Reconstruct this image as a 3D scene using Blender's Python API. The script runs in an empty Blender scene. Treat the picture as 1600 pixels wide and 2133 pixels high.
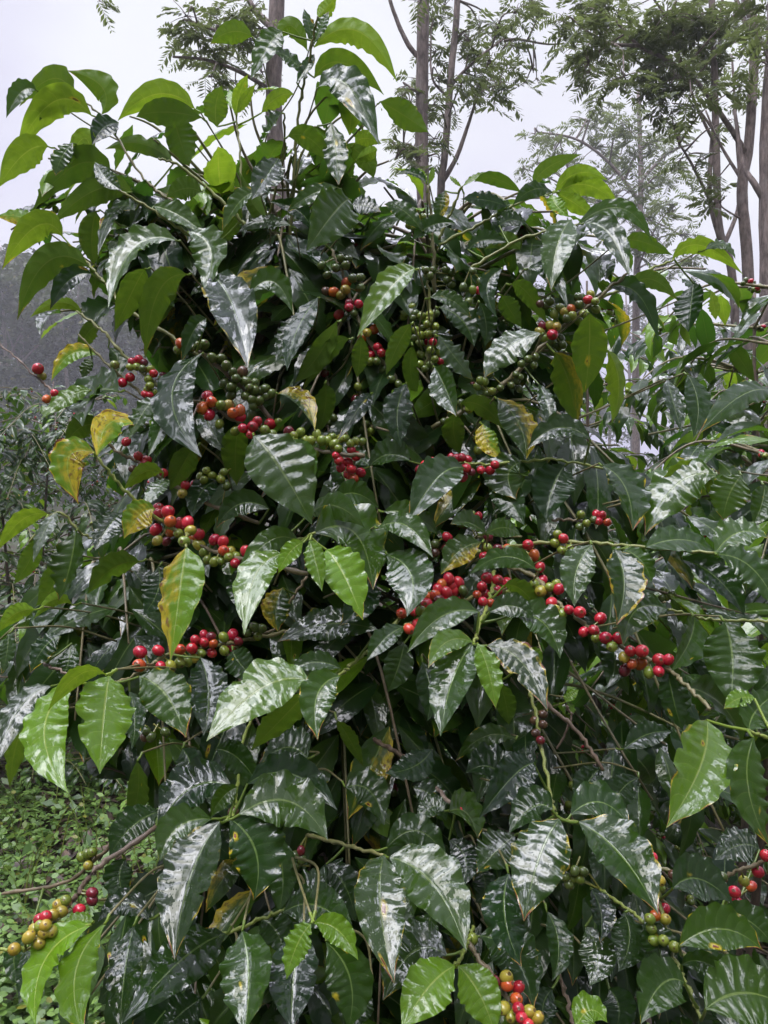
import bpy, math, random
import numpy as np
R = math.radians
random.seed(11)
S = bpy.context.scene
COL = S.collection

# ------------------------------------------------------------------ camera, sky, sun, exposure
F, CX, CY, CZ = 1600.0, 800.0, 1066.5, 1.5
cam_d = bpy.data.cameras.new('camera'); cam = bpy.data.objects.new('camera', cam_d); COL.objects.link(cam)
cam.location = (0, 0, CZ); cam.rotation_euler = (R(90), 0, 0)
cam_d.sensor_fit = 'VERTICAL'; cam_d.angle = 2 * math.atan(CY / F)
cam_d.clip_start = 0.05; cam_d.clip_end = 600
S.camera = cam
S.render.engine = 'CYCLES'
S.cycles.use_denoising = True
S.cycles.max_bounces = 7; S.cycles.diffuse_bounces = 3; S.cycles.glossy_bounces = 3
S.cycles.transmission_bounces = 4; S.cycles.volume_bounces = 1
S.cycles.sample_clamp_indirect = 6
S.view_settings.view_transform = 'Standard'; S.view_settings.look = 'None'
S.view_settings.exposure = 0.58; S.view_settings.gamma = 1.0

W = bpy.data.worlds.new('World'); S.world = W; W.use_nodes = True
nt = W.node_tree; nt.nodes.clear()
def N(t, kind, **kw):
    n = t.nodes.new(kind)
    for k, v in kw.items(): setattr(n, k, v)
    return n
SUN_EL, SUN_AZ = R(66), R(200)
sky = N(nt, 'ShaderNodeTexSky', sky_type='NISHITA', sun_disc=False)
sky.sun_elevation = SUN_EL; sky.sun_rotation = SUN_AZ; sky.dust_density = 6; sky.air_density = 1.0; sky.ozone_density = 2
hs = N(nt, 'ShaderNodeHueSaturation'); hs.inputs['Saturation'].default_value = 0.35
nt.links.new(sky.outputs[0], hs.inputs['Color'])
tc = N(nt, 'ShaderNodeTexCoord'); sx = N(nt, 'ShaderNodeSeparateXYZ')
nt.links.new(tc.outputs['Generated'], sx.inputs[0])
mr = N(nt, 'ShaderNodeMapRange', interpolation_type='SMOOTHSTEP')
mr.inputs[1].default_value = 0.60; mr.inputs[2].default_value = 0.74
cn = N(nt, 'ShaderNodeTexNoise'); cn.inputs['Scale'].default_value = 1.9; cn.inputs['Detail'].default_value = 4
nt.links.new(tc.outputs['Generated'], cn.inputs['Vector'])
cn2 = N(nt, 'ShaderNodeTexNoise'); cn2.inputs['Scale'].default_value = 2.0; cn2.inputs['Detail'].default_value = 2; cn2.inputs['Roughness'].default_value = 0.5
nt.links.new(tc.outputs['Generated'], cn2.inputs['Vector'])
gap = N(nt, 'ShaderNodeMapRange', interpolation_type='SMOOTHSTEP')           # bright patches added to the unseen upper sky to break up leaf highlights
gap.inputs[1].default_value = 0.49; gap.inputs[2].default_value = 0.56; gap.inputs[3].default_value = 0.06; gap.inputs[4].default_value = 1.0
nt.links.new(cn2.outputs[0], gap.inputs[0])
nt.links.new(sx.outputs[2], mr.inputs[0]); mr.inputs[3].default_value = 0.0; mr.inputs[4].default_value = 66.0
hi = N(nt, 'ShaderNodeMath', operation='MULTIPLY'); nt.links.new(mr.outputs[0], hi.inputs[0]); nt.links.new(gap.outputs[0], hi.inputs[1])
lo = N(nt, 'ShaderNodeMapRange'); lo.inputs[1].default_value = -0.1; lo.inputs[2].default_value = 0.6; lo.inputs[3].default_value = 1.2; lo.inputs[4].default_value = 5.7   # unseen sky behind the camera made dimmer to cut grey leaf reflections
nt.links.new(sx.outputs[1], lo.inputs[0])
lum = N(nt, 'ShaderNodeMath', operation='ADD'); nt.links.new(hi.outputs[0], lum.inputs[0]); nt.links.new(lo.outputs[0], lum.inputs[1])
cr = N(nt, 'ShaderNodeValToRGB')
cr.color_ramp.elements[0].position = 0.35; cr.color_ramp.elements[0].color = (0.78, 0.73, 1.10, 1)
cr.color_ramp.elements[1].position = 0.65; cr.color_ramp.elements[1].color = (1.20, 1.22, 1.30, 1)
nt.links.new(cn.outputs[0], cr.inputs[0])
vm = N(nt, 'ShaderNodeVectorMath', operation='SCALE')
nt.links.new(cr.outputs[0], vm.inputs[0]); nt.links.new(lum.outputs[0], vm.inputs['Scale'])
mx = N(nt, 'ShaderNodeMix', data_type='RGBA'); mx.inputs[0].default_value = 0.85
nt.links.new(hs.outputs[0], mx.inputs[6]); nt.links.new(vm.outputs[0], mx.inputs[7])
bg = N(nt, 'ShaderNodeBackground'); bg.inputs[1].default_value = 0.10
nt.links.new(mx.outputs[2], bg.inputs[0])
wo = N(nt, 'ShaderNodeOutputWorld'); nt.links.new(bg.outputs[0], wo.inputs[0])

sd = bpy.data.lights.new('sun', 'SUN'); sun = bpy.data.objects.new('sun', sd); COL.objects.link(sun)
sd.energy = 1.0; sd.angle = R(28); sd.color = (1, 0.97, 0.93)
sun.location = (0, 0, 30); sun.rotation_euler = (R(24), 0, R(-20))     # high, from behind the camera's left shoulder

# ------------------------------------------------------------------ helpers
def P(x, y, d):
    return np.array([(x - CX) / F * d, d, CZ + (CY - y) / F * d])
def proj(p):
    d = max(p[1], 0.05)
    return CX + p[0] / d * F, CY - (p[2] - CZ) / d * F
def unit(v):
    return v / (np.linalg.norm(v) + 1e-12)
def tag(o, label=None, cat=None, group=None, kind=None):
    if label: o['label'] = label
    if cat: o['category'] = cat
    if group: o['group'] = group
    if kind: o['kind'] = kind
    return o
def empty(name, loc, label, cat, group=None):
    o = bpy.data.objects.new(name, None); COL.objects.link(o); o.location = loc; o.empty_display_size = 0.1
    return tag(o, label, cat, group)

class Acc:
    """collects vertices, faces and per-point attributes; build() links them as one mesh object"""
    def __init__(s): s.V = []; s.Fq = []; s.Ft = []; s.uv = []; s.t1 = []; s.t2 = []; s.n = 0
    def add(s, V, Fs, uv=None, t1=(0, 0, 0, 0), t2=(0, 0, 0, 0)):
        V = np.asarray(V, float); Fs = np.asarray(Fs, int) + s.n; k = len(V)
        s.V.append(V); (s.Fq if Fs.shape[1] == 4 else s.Ft).append(Fs)
        s.uv.append(np.zeros((k, 3)) if uv is None else uv)
        s.t1.append(np.tile(np.asarray(t1, float), (k, 1))); s.t2.append(np.tile(np.asarray(t2, float), (k, 1)))
        s.n += k
    def build(s, name, mat, parent=None, loc=None):
        if not s.V: return None
        V = np.concatenate(s.V); off = np.array(parent_loc(parent) if parent else (loc if loc is not None else (0, 0, 0)), float)
        V = V - off
        me = bpy.data.meshes.new(name)
        q = np.concatenate(s.Fq) if s.Fq else np.zeros((0, 4), int)
        t = np.concatenate(s.Ft) if s.Ft else np.zeros((0, 3), int)
        me.vertices.add(len(V)); me.vertices.foreach_set('co', V.astype(np.float32).ravel())
        nl = q.size + t.size; me.loops.add(nl); me.loops.foreach_set('vertex_index', np.concatenate([q.ravel(), t.ravel()]).astype(np.int32))
        npol = len(q) + len(t); me.polygons.add(npol)
        st = np.concatenate([np.arange(len(q)) * 4, q.size + np.arange(len(t)) * 3]).astype(np.int32)
        me.polygons.foreach_set('loop_start', st)
        me.polygons.foreach_set('use_smooth', np.ones(npol, bool))
        me.update(calc_edges=True)
        for nm, typ, key, data in (('luv', 'FLOAT_VECTOR', 'vector', s.uv), ('tint', 'FLOAT_COLOR', 'color', s.t1), ('wear', 'FLOAT_COLOR', 'color', s.t2)):
            a = me.attributes.new(nm, typ, 'POINT'); a.data.foreach_set(key, np.concatenate(data).astype(np.float32).ravel())
        me.materials.append(mat)
        o = bpy.data.objects.new(name, me); COL.objects.link(o)
        if parent: o.parent = parent
        elif loc is not None: o.location = loc
        return o
def parent_loc(o):
    l = np.zeros(3)
    while o is not None:
        l = l + np.array(o.location); o = o.parent
    return l

def tube(acc, pts, radii, seg=7, uv=True, t1=(0, 0, 0, 0), rough=0.0, rng=None, cap=True):
    pts = [np.asarray(p, float) for p in pts]; n = len(pts); V = []; UV = []
    ref = np.array([0.13, 0.99, 0.05]); L = 0
    for i in range(n):
        t = unit(pts[min(i + 1, n - 1)] - pts[max(i - 1, 0)])
        a = np.cross(t, ref); a = unit(a) if np.linalg.norm(a) > 1e-3 else unit(np.cross(t, [1, 0, 0])); b = np.cross(t, a)
        if i: L += np.linalg.norm(pts[i] - pts[i - 1])
        for k in range(seg):
            th = 2 * math.pi * k / seg
            r = radii[i] * (1 + (rng.uniform(-rough, rough) if rng else 0))
            V.append(pts[i] + r * (math.cos(th) * a + math.sin(th) * b)); UV.append((i / max(1, n - 1), k / seg, L))
    Fs = [(i * seg + k, i * seg + (k + 1) % seg, (i + 1) * seg + (k + 1) % seg, (i + 1) * seg + k) for i in range(n - 1) for k in range(seg)]
    if cap:
        V.append(pts[0]); V.append(pts[-1]); UV += [(0, 0, 0), (1, 0, L)]
        tr = [(n * seg, (k + 1) % seg, k) for k in range(seg)] + [(n * seg + 1, (n - 1) * seg + k, (n - 1) * seg + (k + 1) % seg) for k in range(seg)]
        base = acc.n
        acc.add(V, Fs, np.array(UV), t1)
        acc.Ft.append(np.array(tr) + base)
    else:
        acc.add(V, Fs, np.array(UV), t1)
def smooth_path(pts, k=6):
    """Catmull-Rom through the points"""
    pts = [np.asarray(p, float) for p in pts]
    if len(pts) < 3: return [pts[0] + (pts[-1] - pts[0]) * i / k for i in range(k + 1)]
    q = [2 * pts[0] - pts[1]] + pts + [2 * pts[-1] - pts[-2]]; out = []
    for i in range(1, len(q) - 2):
        for j in range(k):
            t = j / k; a, b, c, d = q[i - 1], q[i], q[i + 1], q[i + 2]
            out.append(0.5 * ((2 * b) + (c - a) * t + (2 * a - 5 * b + 4 * c - d) * t * t + (3 * b - a - 3 * c + d) * t ** 3))
    out.append(pts[-1]); return out

# ------------------------------------------------------------------ materials
def new_mat(name):
    m = bpy.data.materials.new(name); m.use_nodes = True; m.node_tree.nodes.clear(); return m, m.node_tree
class G:
    """tiny node-graph helper"""
    def __init__(s, t): s.t = t
    def val(s, sock, v):
        if hasattr(v, 'is_output'): s.t.links.new(v, sock)
        else: sock.default_value = v
    def math(s, op, a, b=0.0, c=None, clamp=False):
        n = N(s.t, 'ShaderNodeMath', operation=op, use_clamp=clamp); s.val(n.inputs[0], a); s.val(n.inputs[1], b)
        if c is not None: s.val(n.inputs[2], c)
        return n.outputs[0]
    def step(s, x, a, b, lo=0.0, hi=1.0):
        n = N(s.t, 'ShaderNodeMapRange', interpolation_type='SMOOTHSTEP')
        for i, v in enumerate((x, a, b, lo, hi)): s.val(n.inputs[i], v)
        return n.outputs[0]
    def mix(s, f, a, b, blend='MIX'):
        n = N(s.t, 'ShaderNodeMix', data_type='RGBA', blend_type=blend); s.val(n.inputs[0], f)
        for i, v in ((6, a), (7, b)):
            s.val(n.inputs[i], v if hasattr(v, 'is_output') else (*v, 1))
        return n.outputs[2]
    def attr(s, name):
        n = N(s.t, 'ShaderNodeAttribute', attribute_name=name); return n
    def sep(s, v):
        n = N(s.t, 'ShaderNodeSeparateXYZ'); s.t.links.new(v, n.inputs[0]); return n.outputs
    def comb(s, x, y, z):
        n = N(s.t, 'ShaderNodeCombineXYZ')
        for i, v in enumerate((x, y, z)): s.val(n.inputs[i], v)
        return n.outputs[0]
    def noise(s, vec, scale, detail=3, rough=0.55):
        n = N(s.t, 'ShaderNodeTexNoise'); s.t.links.new(vec, n.inputs['Vector'])
        n.inputs['Scale'].default_value = scale; n.inputs['Detail'].default_value = detail; n.inputs['Roughness'].default_value = rough
        return n.outputs[0]
    def vor(s, vec, scale, feature='F1'):
        n = N(s.t, 'ShaderNodeTexVoronoi', feature=feature); s.t.links.new(vec, n.inputs['Vector']); n.inputs['Scale'].default_value = scale
        return n
    def bump(s, h, strength, dist, normal=None):
        n = N(s.t, 'ShaderNodeBump'); s.val(n.inputs['Height'], h); n.inputs['Strength'].default_value = strength; n.inputs['Distance'].default_value = dist
        if normal is not None: s.t.links.new(normal, n.inputs['Normal'])
        return n.outputs[0]
    def pos(s): return N(s.t, 'ShaderNodeNewGeometry').outputs['Position']

NLAT = 9.0      # pairs of side veins on a coffee leaf
def coffee_leaf_mat():
    m, t = new_mat('wet_coffee_leaf'); g = G(t)
    u, v, _ = g.sep(g.attr('luv').outputs['Vector'])
    av = g.math('ABSOLUTE', v)
    a1 = g.attr('tint'); young, yellow, spot = g.sep(a1.outputs['Color']); rnd = a1.outputs['Alpha']
    a2 = g.attr('wear'); edge, gloss, tone = g.sep(a2.outputs['Color'])
    rz = g.math('MULTIPLY', rnd, 37.0)
    pv = g.comb(g.math('MULTIPLY', u, 2.6), v, rz)
    n1 = g.noise(pv, 2.2, 4); n2 = g.noise(pv, 5.0, 3)
    # blade green by age, with the leaf's own blotching
    col = g.mix(young, (0.005, 0.022, 0.005), (0.125, 0.265, 0.010))
    col = g.mix(g.step(n1, 0.3, 0.75, 0.0, 0.45), col, g.mix(young, (0.010, 0.034, 0.005), (0.165, 0.30, 0.012)))
    # side veins and midrib
    ph = g.math('FRACT', g.math('SUBTRACT', g.math('MULTIPLY', u, NLAT), g.math('MULTIPLY', g.math('MULTIPLY', av, av), 0.9)))
    vein = g.math('MULTIPLY', g.step(g.math('ABSOLUTE', g.math('SUBTRACT', ph, 0.5)), 0.455, 0.5), g.step(av, 0.97, 0.6))
    col = g.mix(g.math('MULTIPLY', vein, 0.35), col, g.mix(young, (0.07, 0.13, 0.03), (0.30, 0.42, 0.06)))
    wd = g.math('ADD', g.math('MULTIPLY', g.math('SUBTRACT', 1.0, u), 0.05), 0.018)
    rib = g.step(av, wd, g.math('MULTIPLY', wd, 0.55))
    # yellowing, stronger on one side of the blade
    yb = g.math('ADD', g.math('MULTIPLY', n1, 0.8), g.math('MULTIPLY', g.math('MULTIPLY', v, g.math('SIGN', g.math('SUBTRACT', rnd, 0.5))), 0.30))
    thr = g.math('SUBTRACT', 0.98, g.math('MULTIPLY', yellow, 0.95))
    ym = g.math('MULTIPLY', g.step(yb, thr, g.math('ADD', thr, 0.30)), g.step(yellow, 0.02, 0.15))
    ym = g.math('MULTIPLY', ym, g.math('SUBTRACT', 1.0, g.math('MULTIPLY', g.math('MAXIMUM', vein, g.step(n2, 0.45, 0.62)), 0.55)))
    col = g.mix(ym, col, g.mix(n2, (0.50, 0.36, 0.012), (0.36, 0.34, 0.03)))
    blot = g.math('MULTIPLY', g.step(yb, g.math('ADD', thr, 0.20), g.math('ADD', thr, 0.26)), g.math('MULTIPLY', g.step(n2, 0.54, 0.60), g.step(yellow, 0.3, 0.5)))
    col = g.mix(blot, col, (0.17, 0.06, 0.02))
    # eye spots: yellow halo, rusty centre
    vo = g.vor(g.comb(g.math('MULTIPLY', u, 2.4), v, rz), 1.15)
    cr_, cg_, _ = g.sep(vo.outputs['Color'])
    on = g.math('MULTIPLY', g.step(cr_, g.math('SUBTRACT', 1.0, spot), g.math('SUBTRACT', 1.01, spot)), 1.0)
    dist = g.math('ADD', vo.outputs['Distance'], g.math('MULTIPLY', g.math('SUBTRACT', n2, 0.5), 0.26))
    size = g.math('ADD', 0.28, g.math('MULTIPLY', cg_, 0.95))
    halo = g.math('MULTIPLY', on, g.step(g.math('DIVIDE', dist, size), 0.24, 0.09))
    core = g.math('MULTIPLY', on, g.step(g.math('DIVIDE', dist, size), 0.105, 0.08))
    # scorched margins
    ev = g.math('SUBTRACT', g.math('ADD', av, g.math('MULTIPLY', g.step(u, 0.80, 1.0), 0.5)), g.math('MULTIPLY', g.noise(pv, 2.9, 3), 1.15))
    eh = g.math('MULTIPLY', g.step(edge, 0.0, 0.1), g.step(ev, g.math('SUBTRACT', 0.60, g.math('MULTIPLY', edge, 0.40)), g.math('SUBTRACT', 0.76, g.math('MULTIPLY', edge, 0.40))))
    eb = g.math('MULTIPLY', g.step(edge, 0.0, 0.1), g.step(ev, g.math('SUBTRACT', 0.74, g.math('MULTIPLY', edge, 0.36)), g.math('SUBTRACT', 0.79, g.math('MULTIPLY', edge, 0.36))))
    hm = g.math('MAXIMUM', halo, eh)
    col = g.mix(g.math('MULTIPLY', hm, 0.9), col, (0.50, 0.40, 0.020))
    col = g.mix(g.math('MULTIPLY', rib, 0.75), col, g.mix(young, (0.12, 0.20, 0.05), (0.36, 0.46, 0.08)))
    dead = g.math('MAXIMUM', core, eb)
    col = g.mix(dead, col, g.mix(n2, (0.16, 0.035, 0.02), (0.30, 0.12, 0.05)))
    tn = g.math('ADD', 0.7, g.math('MULTIPLY', tone, 0.6))
    sc = N(t, 'ShaderNodeVectorMath', operation='SCALE'); t.links.new(col, sc.inputs[0]); t.links.new(tn, sc.inputs['Scale']); col = sc.outputs[0]
    back = N(t, 'ShaderNodeNewGeometry').outputs['Backfacing']
    under = g.mix(0.55, col, g.mix(young, (0.055, 0.10, 0.028), (0.20, 0.30, 0.04)))
    colb = g.mix(back, col, under)
    # wet film, side-vein relief and beads of rain
    film = g.noise(g.comb(g.math('MULTIPLY', u, 5.0), g.math('MULTIPLY', v, 1.9), rz), 1.25, 2, 0.4)
    rel = g.math('POWER', g.math('ABSOLUTE', g.math('SINE', g.math('MULTIPLY', ph, math.pi))), 0.6)
    h = g.math('ADD', g.math('MULTIPLY', film, 0.6), g.math('MULTIPLY', rel, 0.06))
    dv = g.vor(g.comb(g.math('MULTIPLY', u, 60.0), g.math('MULTIPLY', v, 24.0), rz), 1.0)
    d1, _, _ = g.sep(dv.outputs['Color'])
    drop = g.math('MULTIPLY', g.step(d1, 0.80, 0.82), g.step(dv.outputs['Distance'], 0.42, 0.05))
    h = g.math('ADD', h, g.math('MULTIPLY', drop, 0.35))
    h = g.math('SUBTRACT', h, g.math('MULTIPLY', rib, 0.3))
    nb = g.bump(h, 0.32, 0.0035)
    p = N(t, 'ShaderNodeBsdfPrincipled')
    soft = g.bump(g.math('ADD', g.math('MULTIPLY', rel, 0.25), g.math('MULTIPLY', n2, 0.3)), 0.3, 0.003)
    t.links.new(colb, p.inputs['Base Color']); t.links.new(soft, p.inputs['Normal']); t.links.new(nb, p.inputs['Coat Normal'])
    p.inputs['Roughness'].default_value = 0.40; p.inputs['Specular IOR Level'].default_value = 0.10
    wet = g.math('MULTIPLY', g.step(film, 0.36, 0.47, 0.30, 1.0), g.math('ADD', 0.35, g.math('MULTIPLY', gloss, 0.75)), clamp=True)
    t.links.new(g.math('MULTIPLY', g.math('SUBTRACT', 1.0, g.math('MULTIPLY', back, 0.88)), wet), p.inputs['Coat Weight'])
    p.inputs['Coat IOR'].default_value = 1.70
    t.links.new(g.step(film, 0.34, 0.50, 0.12, 0.03), p.inputs['Coat Roughness'])
    tr = N(t, 'ShaderNodeBsdfTranslucent')
    tcol = g.mix(young, (0.045, 0.125, 0.010), (0.34, 0.52, 0.025))
    tcol = g.mix(g.math('MAXIMUM', ym, hm), tcol, (0.70, 0.52, 0.03)); tcol = g.mix(g.math('MULTIPLY', g.math('MAXIMUM', vein, rib), 0.85), tcol, g.mix(young, (0.02, 0.05, 0.006), (0.50, 0.62, 0.06)))
    tcol = g.mix(g.step(n1, 0.42, 0.7, 0.0, 0.45), tcol, (0.05, 0.16, 0.008)); tcol = g.mix(dead, tcol, (0.06, 0.02, 0.01))
    t.links.new(tcol, tr.inputs[0]); t.links.new(nb, tr.inputs['Normal'])
    ms = N(t, 'ShaderNodeMixShader'); ms.inputs[0].default_value = 0.38
    t.links.new(p.outputs[0], ms.inputs[1]); t.links.new(tr.outputs[0], ms.inputs[2])
    o = N(t, 'ShaderNodeOutputMaterial'); t.links.new(ms.outputs[0], o.inputs[0])
    return m
def cherry_mat():
    m, t = new_mat('coffee_cherry_skin'); g = G(t)
    u, v, w = g.sep(g.attr('luv').outputs['Vector']); c = g.attr('tint').outputs['Color']; c2 = g.attr('wear').outputs['Color']
    ps = g.pos(); n = g.noise(ps, 60, 3)
    col = g.mix(g.step(g.math('ADD', n, g.math('MULTIPLY', u, 0.25)), 0.45, 0.85), c, c2)
    ring = g.step(u, 0.885, 0.915)
    col = g.mix(g.math('MULTIPLY', ring, 0.85), col, (0.09, 0.05, 0.02))
    sp = g.vor(ps, 500); col = g.mix(g.step(sp.outputs['Distance'], 0.22, 0.05, 0, 0.25), col, (0.4, 0.25, 0.1))
    p = N(t, 'ShaderNodeBsdfPrincipled'); t.links.new(col, p.inputs['Base Color'])
    p.inputs['Roughness'].default_value = 0.22; p.inputs['Specular IOR Level'].default_value = 0.5
    p.inputs['Coat Weight'].default_value = 0.35; p.inputs['Coat Roughness'].default_value = 0.05
    p.inputs['Subsurface Weight'].default_value = 0.15; p.inputs['Subsurface Radius'].default_value = (0.004, 0.002, 0.001)
    t.links.new(g.bump(g.noise(ps, 260, 3), 0.15, 0.001), p.inputs['Normal'])
    o = N(t, 'ShaderNodeOutputMaterial'); t.links.new(p.outputs[0], o.inputs[0]); return m
def bark_mat(name, c1, c2, scale, rough=0.8, stretch=0.25, bump=0.6, dist=0.004):
    """c1/c2 bark; tint.r blends towards green young wood"""
    m, t = new_mat(name); g = G(t)
    ps = g.pos(); x, y, z = g.sep(ps)
    vec = g.comb(x, y, g.math('MULTIPLY', z, stretch))
    n = g.noise(vec, scale, 5, 0.65); n2 = g.noise(ps, scale * 0.15, 3)
    col = g.mix(g.step(n, 0.3, 0.7), c1, c2)
    col = g.mix(g.step(n2, 0.5, 0.75, 0, 0.5), col, tuple(0.5 * a + 0.12 for a in c2))
    gr = g.sep(g.attr('tint').outputs['Color'])[0]
    col = g.mix(gr, col, (0.20, 0.26, 0.04))
    p = N(t, 'ShaderNodeBsdfPrincipled'); t.links.new(col, p.inputs['Base Color'])
    p.inputs['Roughness'].default_value = rough
    t.links.new(g.bump(n, bump, dist), p.inputs['Normal'])
    o = N(t, 'ShaderNodeOutputMaterial'); t.links.new(p.outputs[0], o.inputs[0]); return m
def simple_leaf_mat(name, c1, c2, trans, rough=0.4, tw=0.3):
    m, t = new_mat(name); g = G(t)
    r = g.attr('tint'); a, b, c = g.sep(r.outputs['Color'])
    col = g.mix(a, c1, c2); col = g.mix(b, col, (0.22, 0.20, 0.03))
    p = N(t, 'ShaderNodeBsdfPrincipled'); t.links.new(col, p.inputs['Base Color']); p.inputs['Roughness'].default_value = rough
    tr = N(t, 'ShaderNodeBsdfTranslucent'); t.links.new(g.mix(a, tuple(trans), tuple(min(1, 1.6 * q) for q in trans)), tr.inputs[0])
    ms = N(t, 'ShaderNodeMixShader'); ms.inputs[0].default_value = tw
    t.links.new(p.outputs[0], ms.inputs[1]); t.links.new(tr.outputs[0], ms.inputs[2])
    o = N(t, 'ShaderNodeOutputMaterial'); t.links.new(ms.outputs[0], o.inputs[0]); return m
def soil_mat():
    m, t = new_mat('wet_soil'); g = G(t); ps = g.pos()
    n = g.noise(ps, 14, 6, 0.65); n2 = g.noise(ps, 1.3, 4)
    col = g.mix(n, (0.012, 0.009, 0.006), (0.06, 0.043, 0.028))
    col = g.mix(g.step(n2, 0.45, 0.62, 0, 0.8), col, g.mix(n, (0.012, 0.03, 0.008), (0.06, 0.11, 0.02)))
    p = N(t, 'ShaderNodeBsdfPrincipled'); t.links.new(col, p.inputs['Base Color']); p.inputs['Roughness'].default_value = 0.7; p.inputs['Specular IOR Level'].default_value = 0.15
    t.links.new(g.bump(n, 0.9, 0.03), p.inputs['Normal'])
    o = N(t, 'ShaderNodeOutputMaterial'); t.links.new(p.outputs[0], o.inputs[0]); return m

LEAF = coffee_leaf_mat(); CHERRY = cherry_mat()
TWIG = bark_mat('coffee_twig_bark', (0.07, 0.045, 0.03), (0.23, 0.165, 0.115), 60, 0.45, 0.5, 0.6, 0.002)
STEM = bark_mat('coffee_stem_bark', (0.035, 0.024, 0.018), (0.16, 0.115, 0.085), 45, 0.6, 0.25, 0.8, 0.004)
TRUNK = bark_mat('grey_brown_trunk_bark', (0.085, 0.066, 0.060), (0.26, 0.205, 0.185), 22, 0.85, 0.3, 0.7, 0.02)
FERN = simple_leaf_mat('feathery_shade_leaf', (0.030, 0.046, 0.022), (0.10, 0.125, 0.042), (0.17, 0.22, 0.06))
FARL = simple_leaf_mat('far_wood_leaf', (0.012, 0.022, 0.008), (0.075, 0.092, 0.024), (0.04, 0.06, 0.012), 0.6)
HERB = simple_leaf_mat('ground_herb_leaf', (0.045, 0.10, 0.02), (0.19, 0.31, 0.07), (0.18, 0.28, 0.05), 0.35)
LITTER = bark_mat('dead_leaf_litter', (0.03, 0.02, 0.015), (0.15, 0.10, 0.07), 30, 0.5)
SOIL = soil_mat()

# ------------------------------------------------------------------ leaf and cherry shapes
UT = np.array([0, .02, .05, .10, .16, .24, .33, .42, .52, .62, .71, .79, .86, .915, .95, .975, 1.0]); FT = np.array([.04, .09, .20, .40, .60, .80, .935, 1.0, .985, .90, .765, .59, .39, .215, .12, .058, .01])
def leaf_geo(B, M, T, n, hw, nu, nv, rng, fold=0.2, quilt=0.11, wave=0.07, twist=0.0):
    B, M, T = (np.asarray(a, float) for a in (B, M, T))
    u = np.linspace(0, 1, nu + 1); C = 2 * M - 0.5 * (B + T)
    q = ((1 - u)[:, None] ** 2) * B + (2 * u * (1 - u))[:, None] * C + (u ** 2)[:, None] * T
    tg = 2 * (1 - u)[:, None] * (C - B) + 2 * u[:, None] * (T - C); tg /= np.linalg.norm(tg, axis=1)[:, None] + 1e-9
    sd_ = np.cross(tg, np.asarray(n)[None, :]); sd_ /= np.linalg.norm(sd_, axis=1)[:, None] + 1e-9
    nn = np.cross(sd_, tg)
    if twist:
        a = (twist * (u - 0.4))[:, None]; sd_, nn = sd_ * np.cos(a) + nn * np.sin(a), nn * np.cos(a) - sd_ * np.sin(a)
    f = np.interp(u, UT, FT)
    v = np.linspace(-1, 1, nv + 1); av = np.abs(v)[None, :]
    k = rng.uniform(5, 8); p1, p2 = rng.uniform(0, 6.28, 2)
    ph = np.where(v < 0, p1, p2)[None, :]; uu = u[:, None]
    wv = np.sin(2 * math.pi * k * uu + ph) + 0.5 * np.sin(2 * math.pi * k * 0.43 * uu + 2 * ph)
    qm = 0.75 + 0.45 * np.sin(uu * rng.uniform(3, 9) + p2 + av * 2.0) * np.sin(v[None, :] * 2.2 + p1)
    lat = uu * NLAT - av ** 2 * 0.9
    h = hw * f[:, None] * (fold * av ** 1.25 + 0.7 * quilt * qm * (np.abs(np.sin(math.pi * (lat + .18 * np.sin(uu * 7 + p1)))) ** 0.7 - 0.5) * av * (1.25 - av) * 2.2 + wave * wv * av ** 3)
    wmul = 1 + 0.032 * wv * av
    for _ in range(rng.choice([0, 0, 1, 2])):                  # bites and torn margins
        u0, s_, a_, sg_ = rng.uniform(.2, .92), rng.uniform(.012, .04), rng.uniform(.12, .42), rng.choice([-1, 1])
        wmul = wmul * (1 - a_ * np.exp(-((uu - u0) / s_) ** 2) * (v[None, :] * sg_ > 0) * av)
    X = q[:, None, :] + (hw * f[:, None] * v[None, :] * wmul)[..., None] * sd_[:, None, :] + h[..., None] * nn[:, None, :]
    uv = np.stack([np.broadcast_to(uu, X.shape[:2]), np.broadcast_to(v[None, :], X.shape[:2]), np.zeros(X.shape[:2])], -1)
    i, j = np.meshgrid(np.arange(nu), np.arange(nv), indexing='ij'); b = i * (nv + 1) + j
    Fs = np.stack([b, b + 1, b + nv + 2, b + nv + 1], -1).reshape(-1, 4)
    return X.reshape(-1, 3), Fs, uv.reshape(-1, 3)
def petiole(acc, B, A, r=0.0014, t1=(0.5, 0, 0, 0.5)):
    m = (B + A) / 2 + np.array([0, 0, -0.001])
    V = Acc(); tube(V, [A, m, B], [r * 1.2, r, r * 0.9], 5, cap=False)
    for v_, f_ in zip(V.V, V.Fq): acc.add(v_, f_, np.tile([0.02, 0.0, 0], (len(v_), 1)), t1, (0, 0.3, 0.5, 0))

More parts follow.
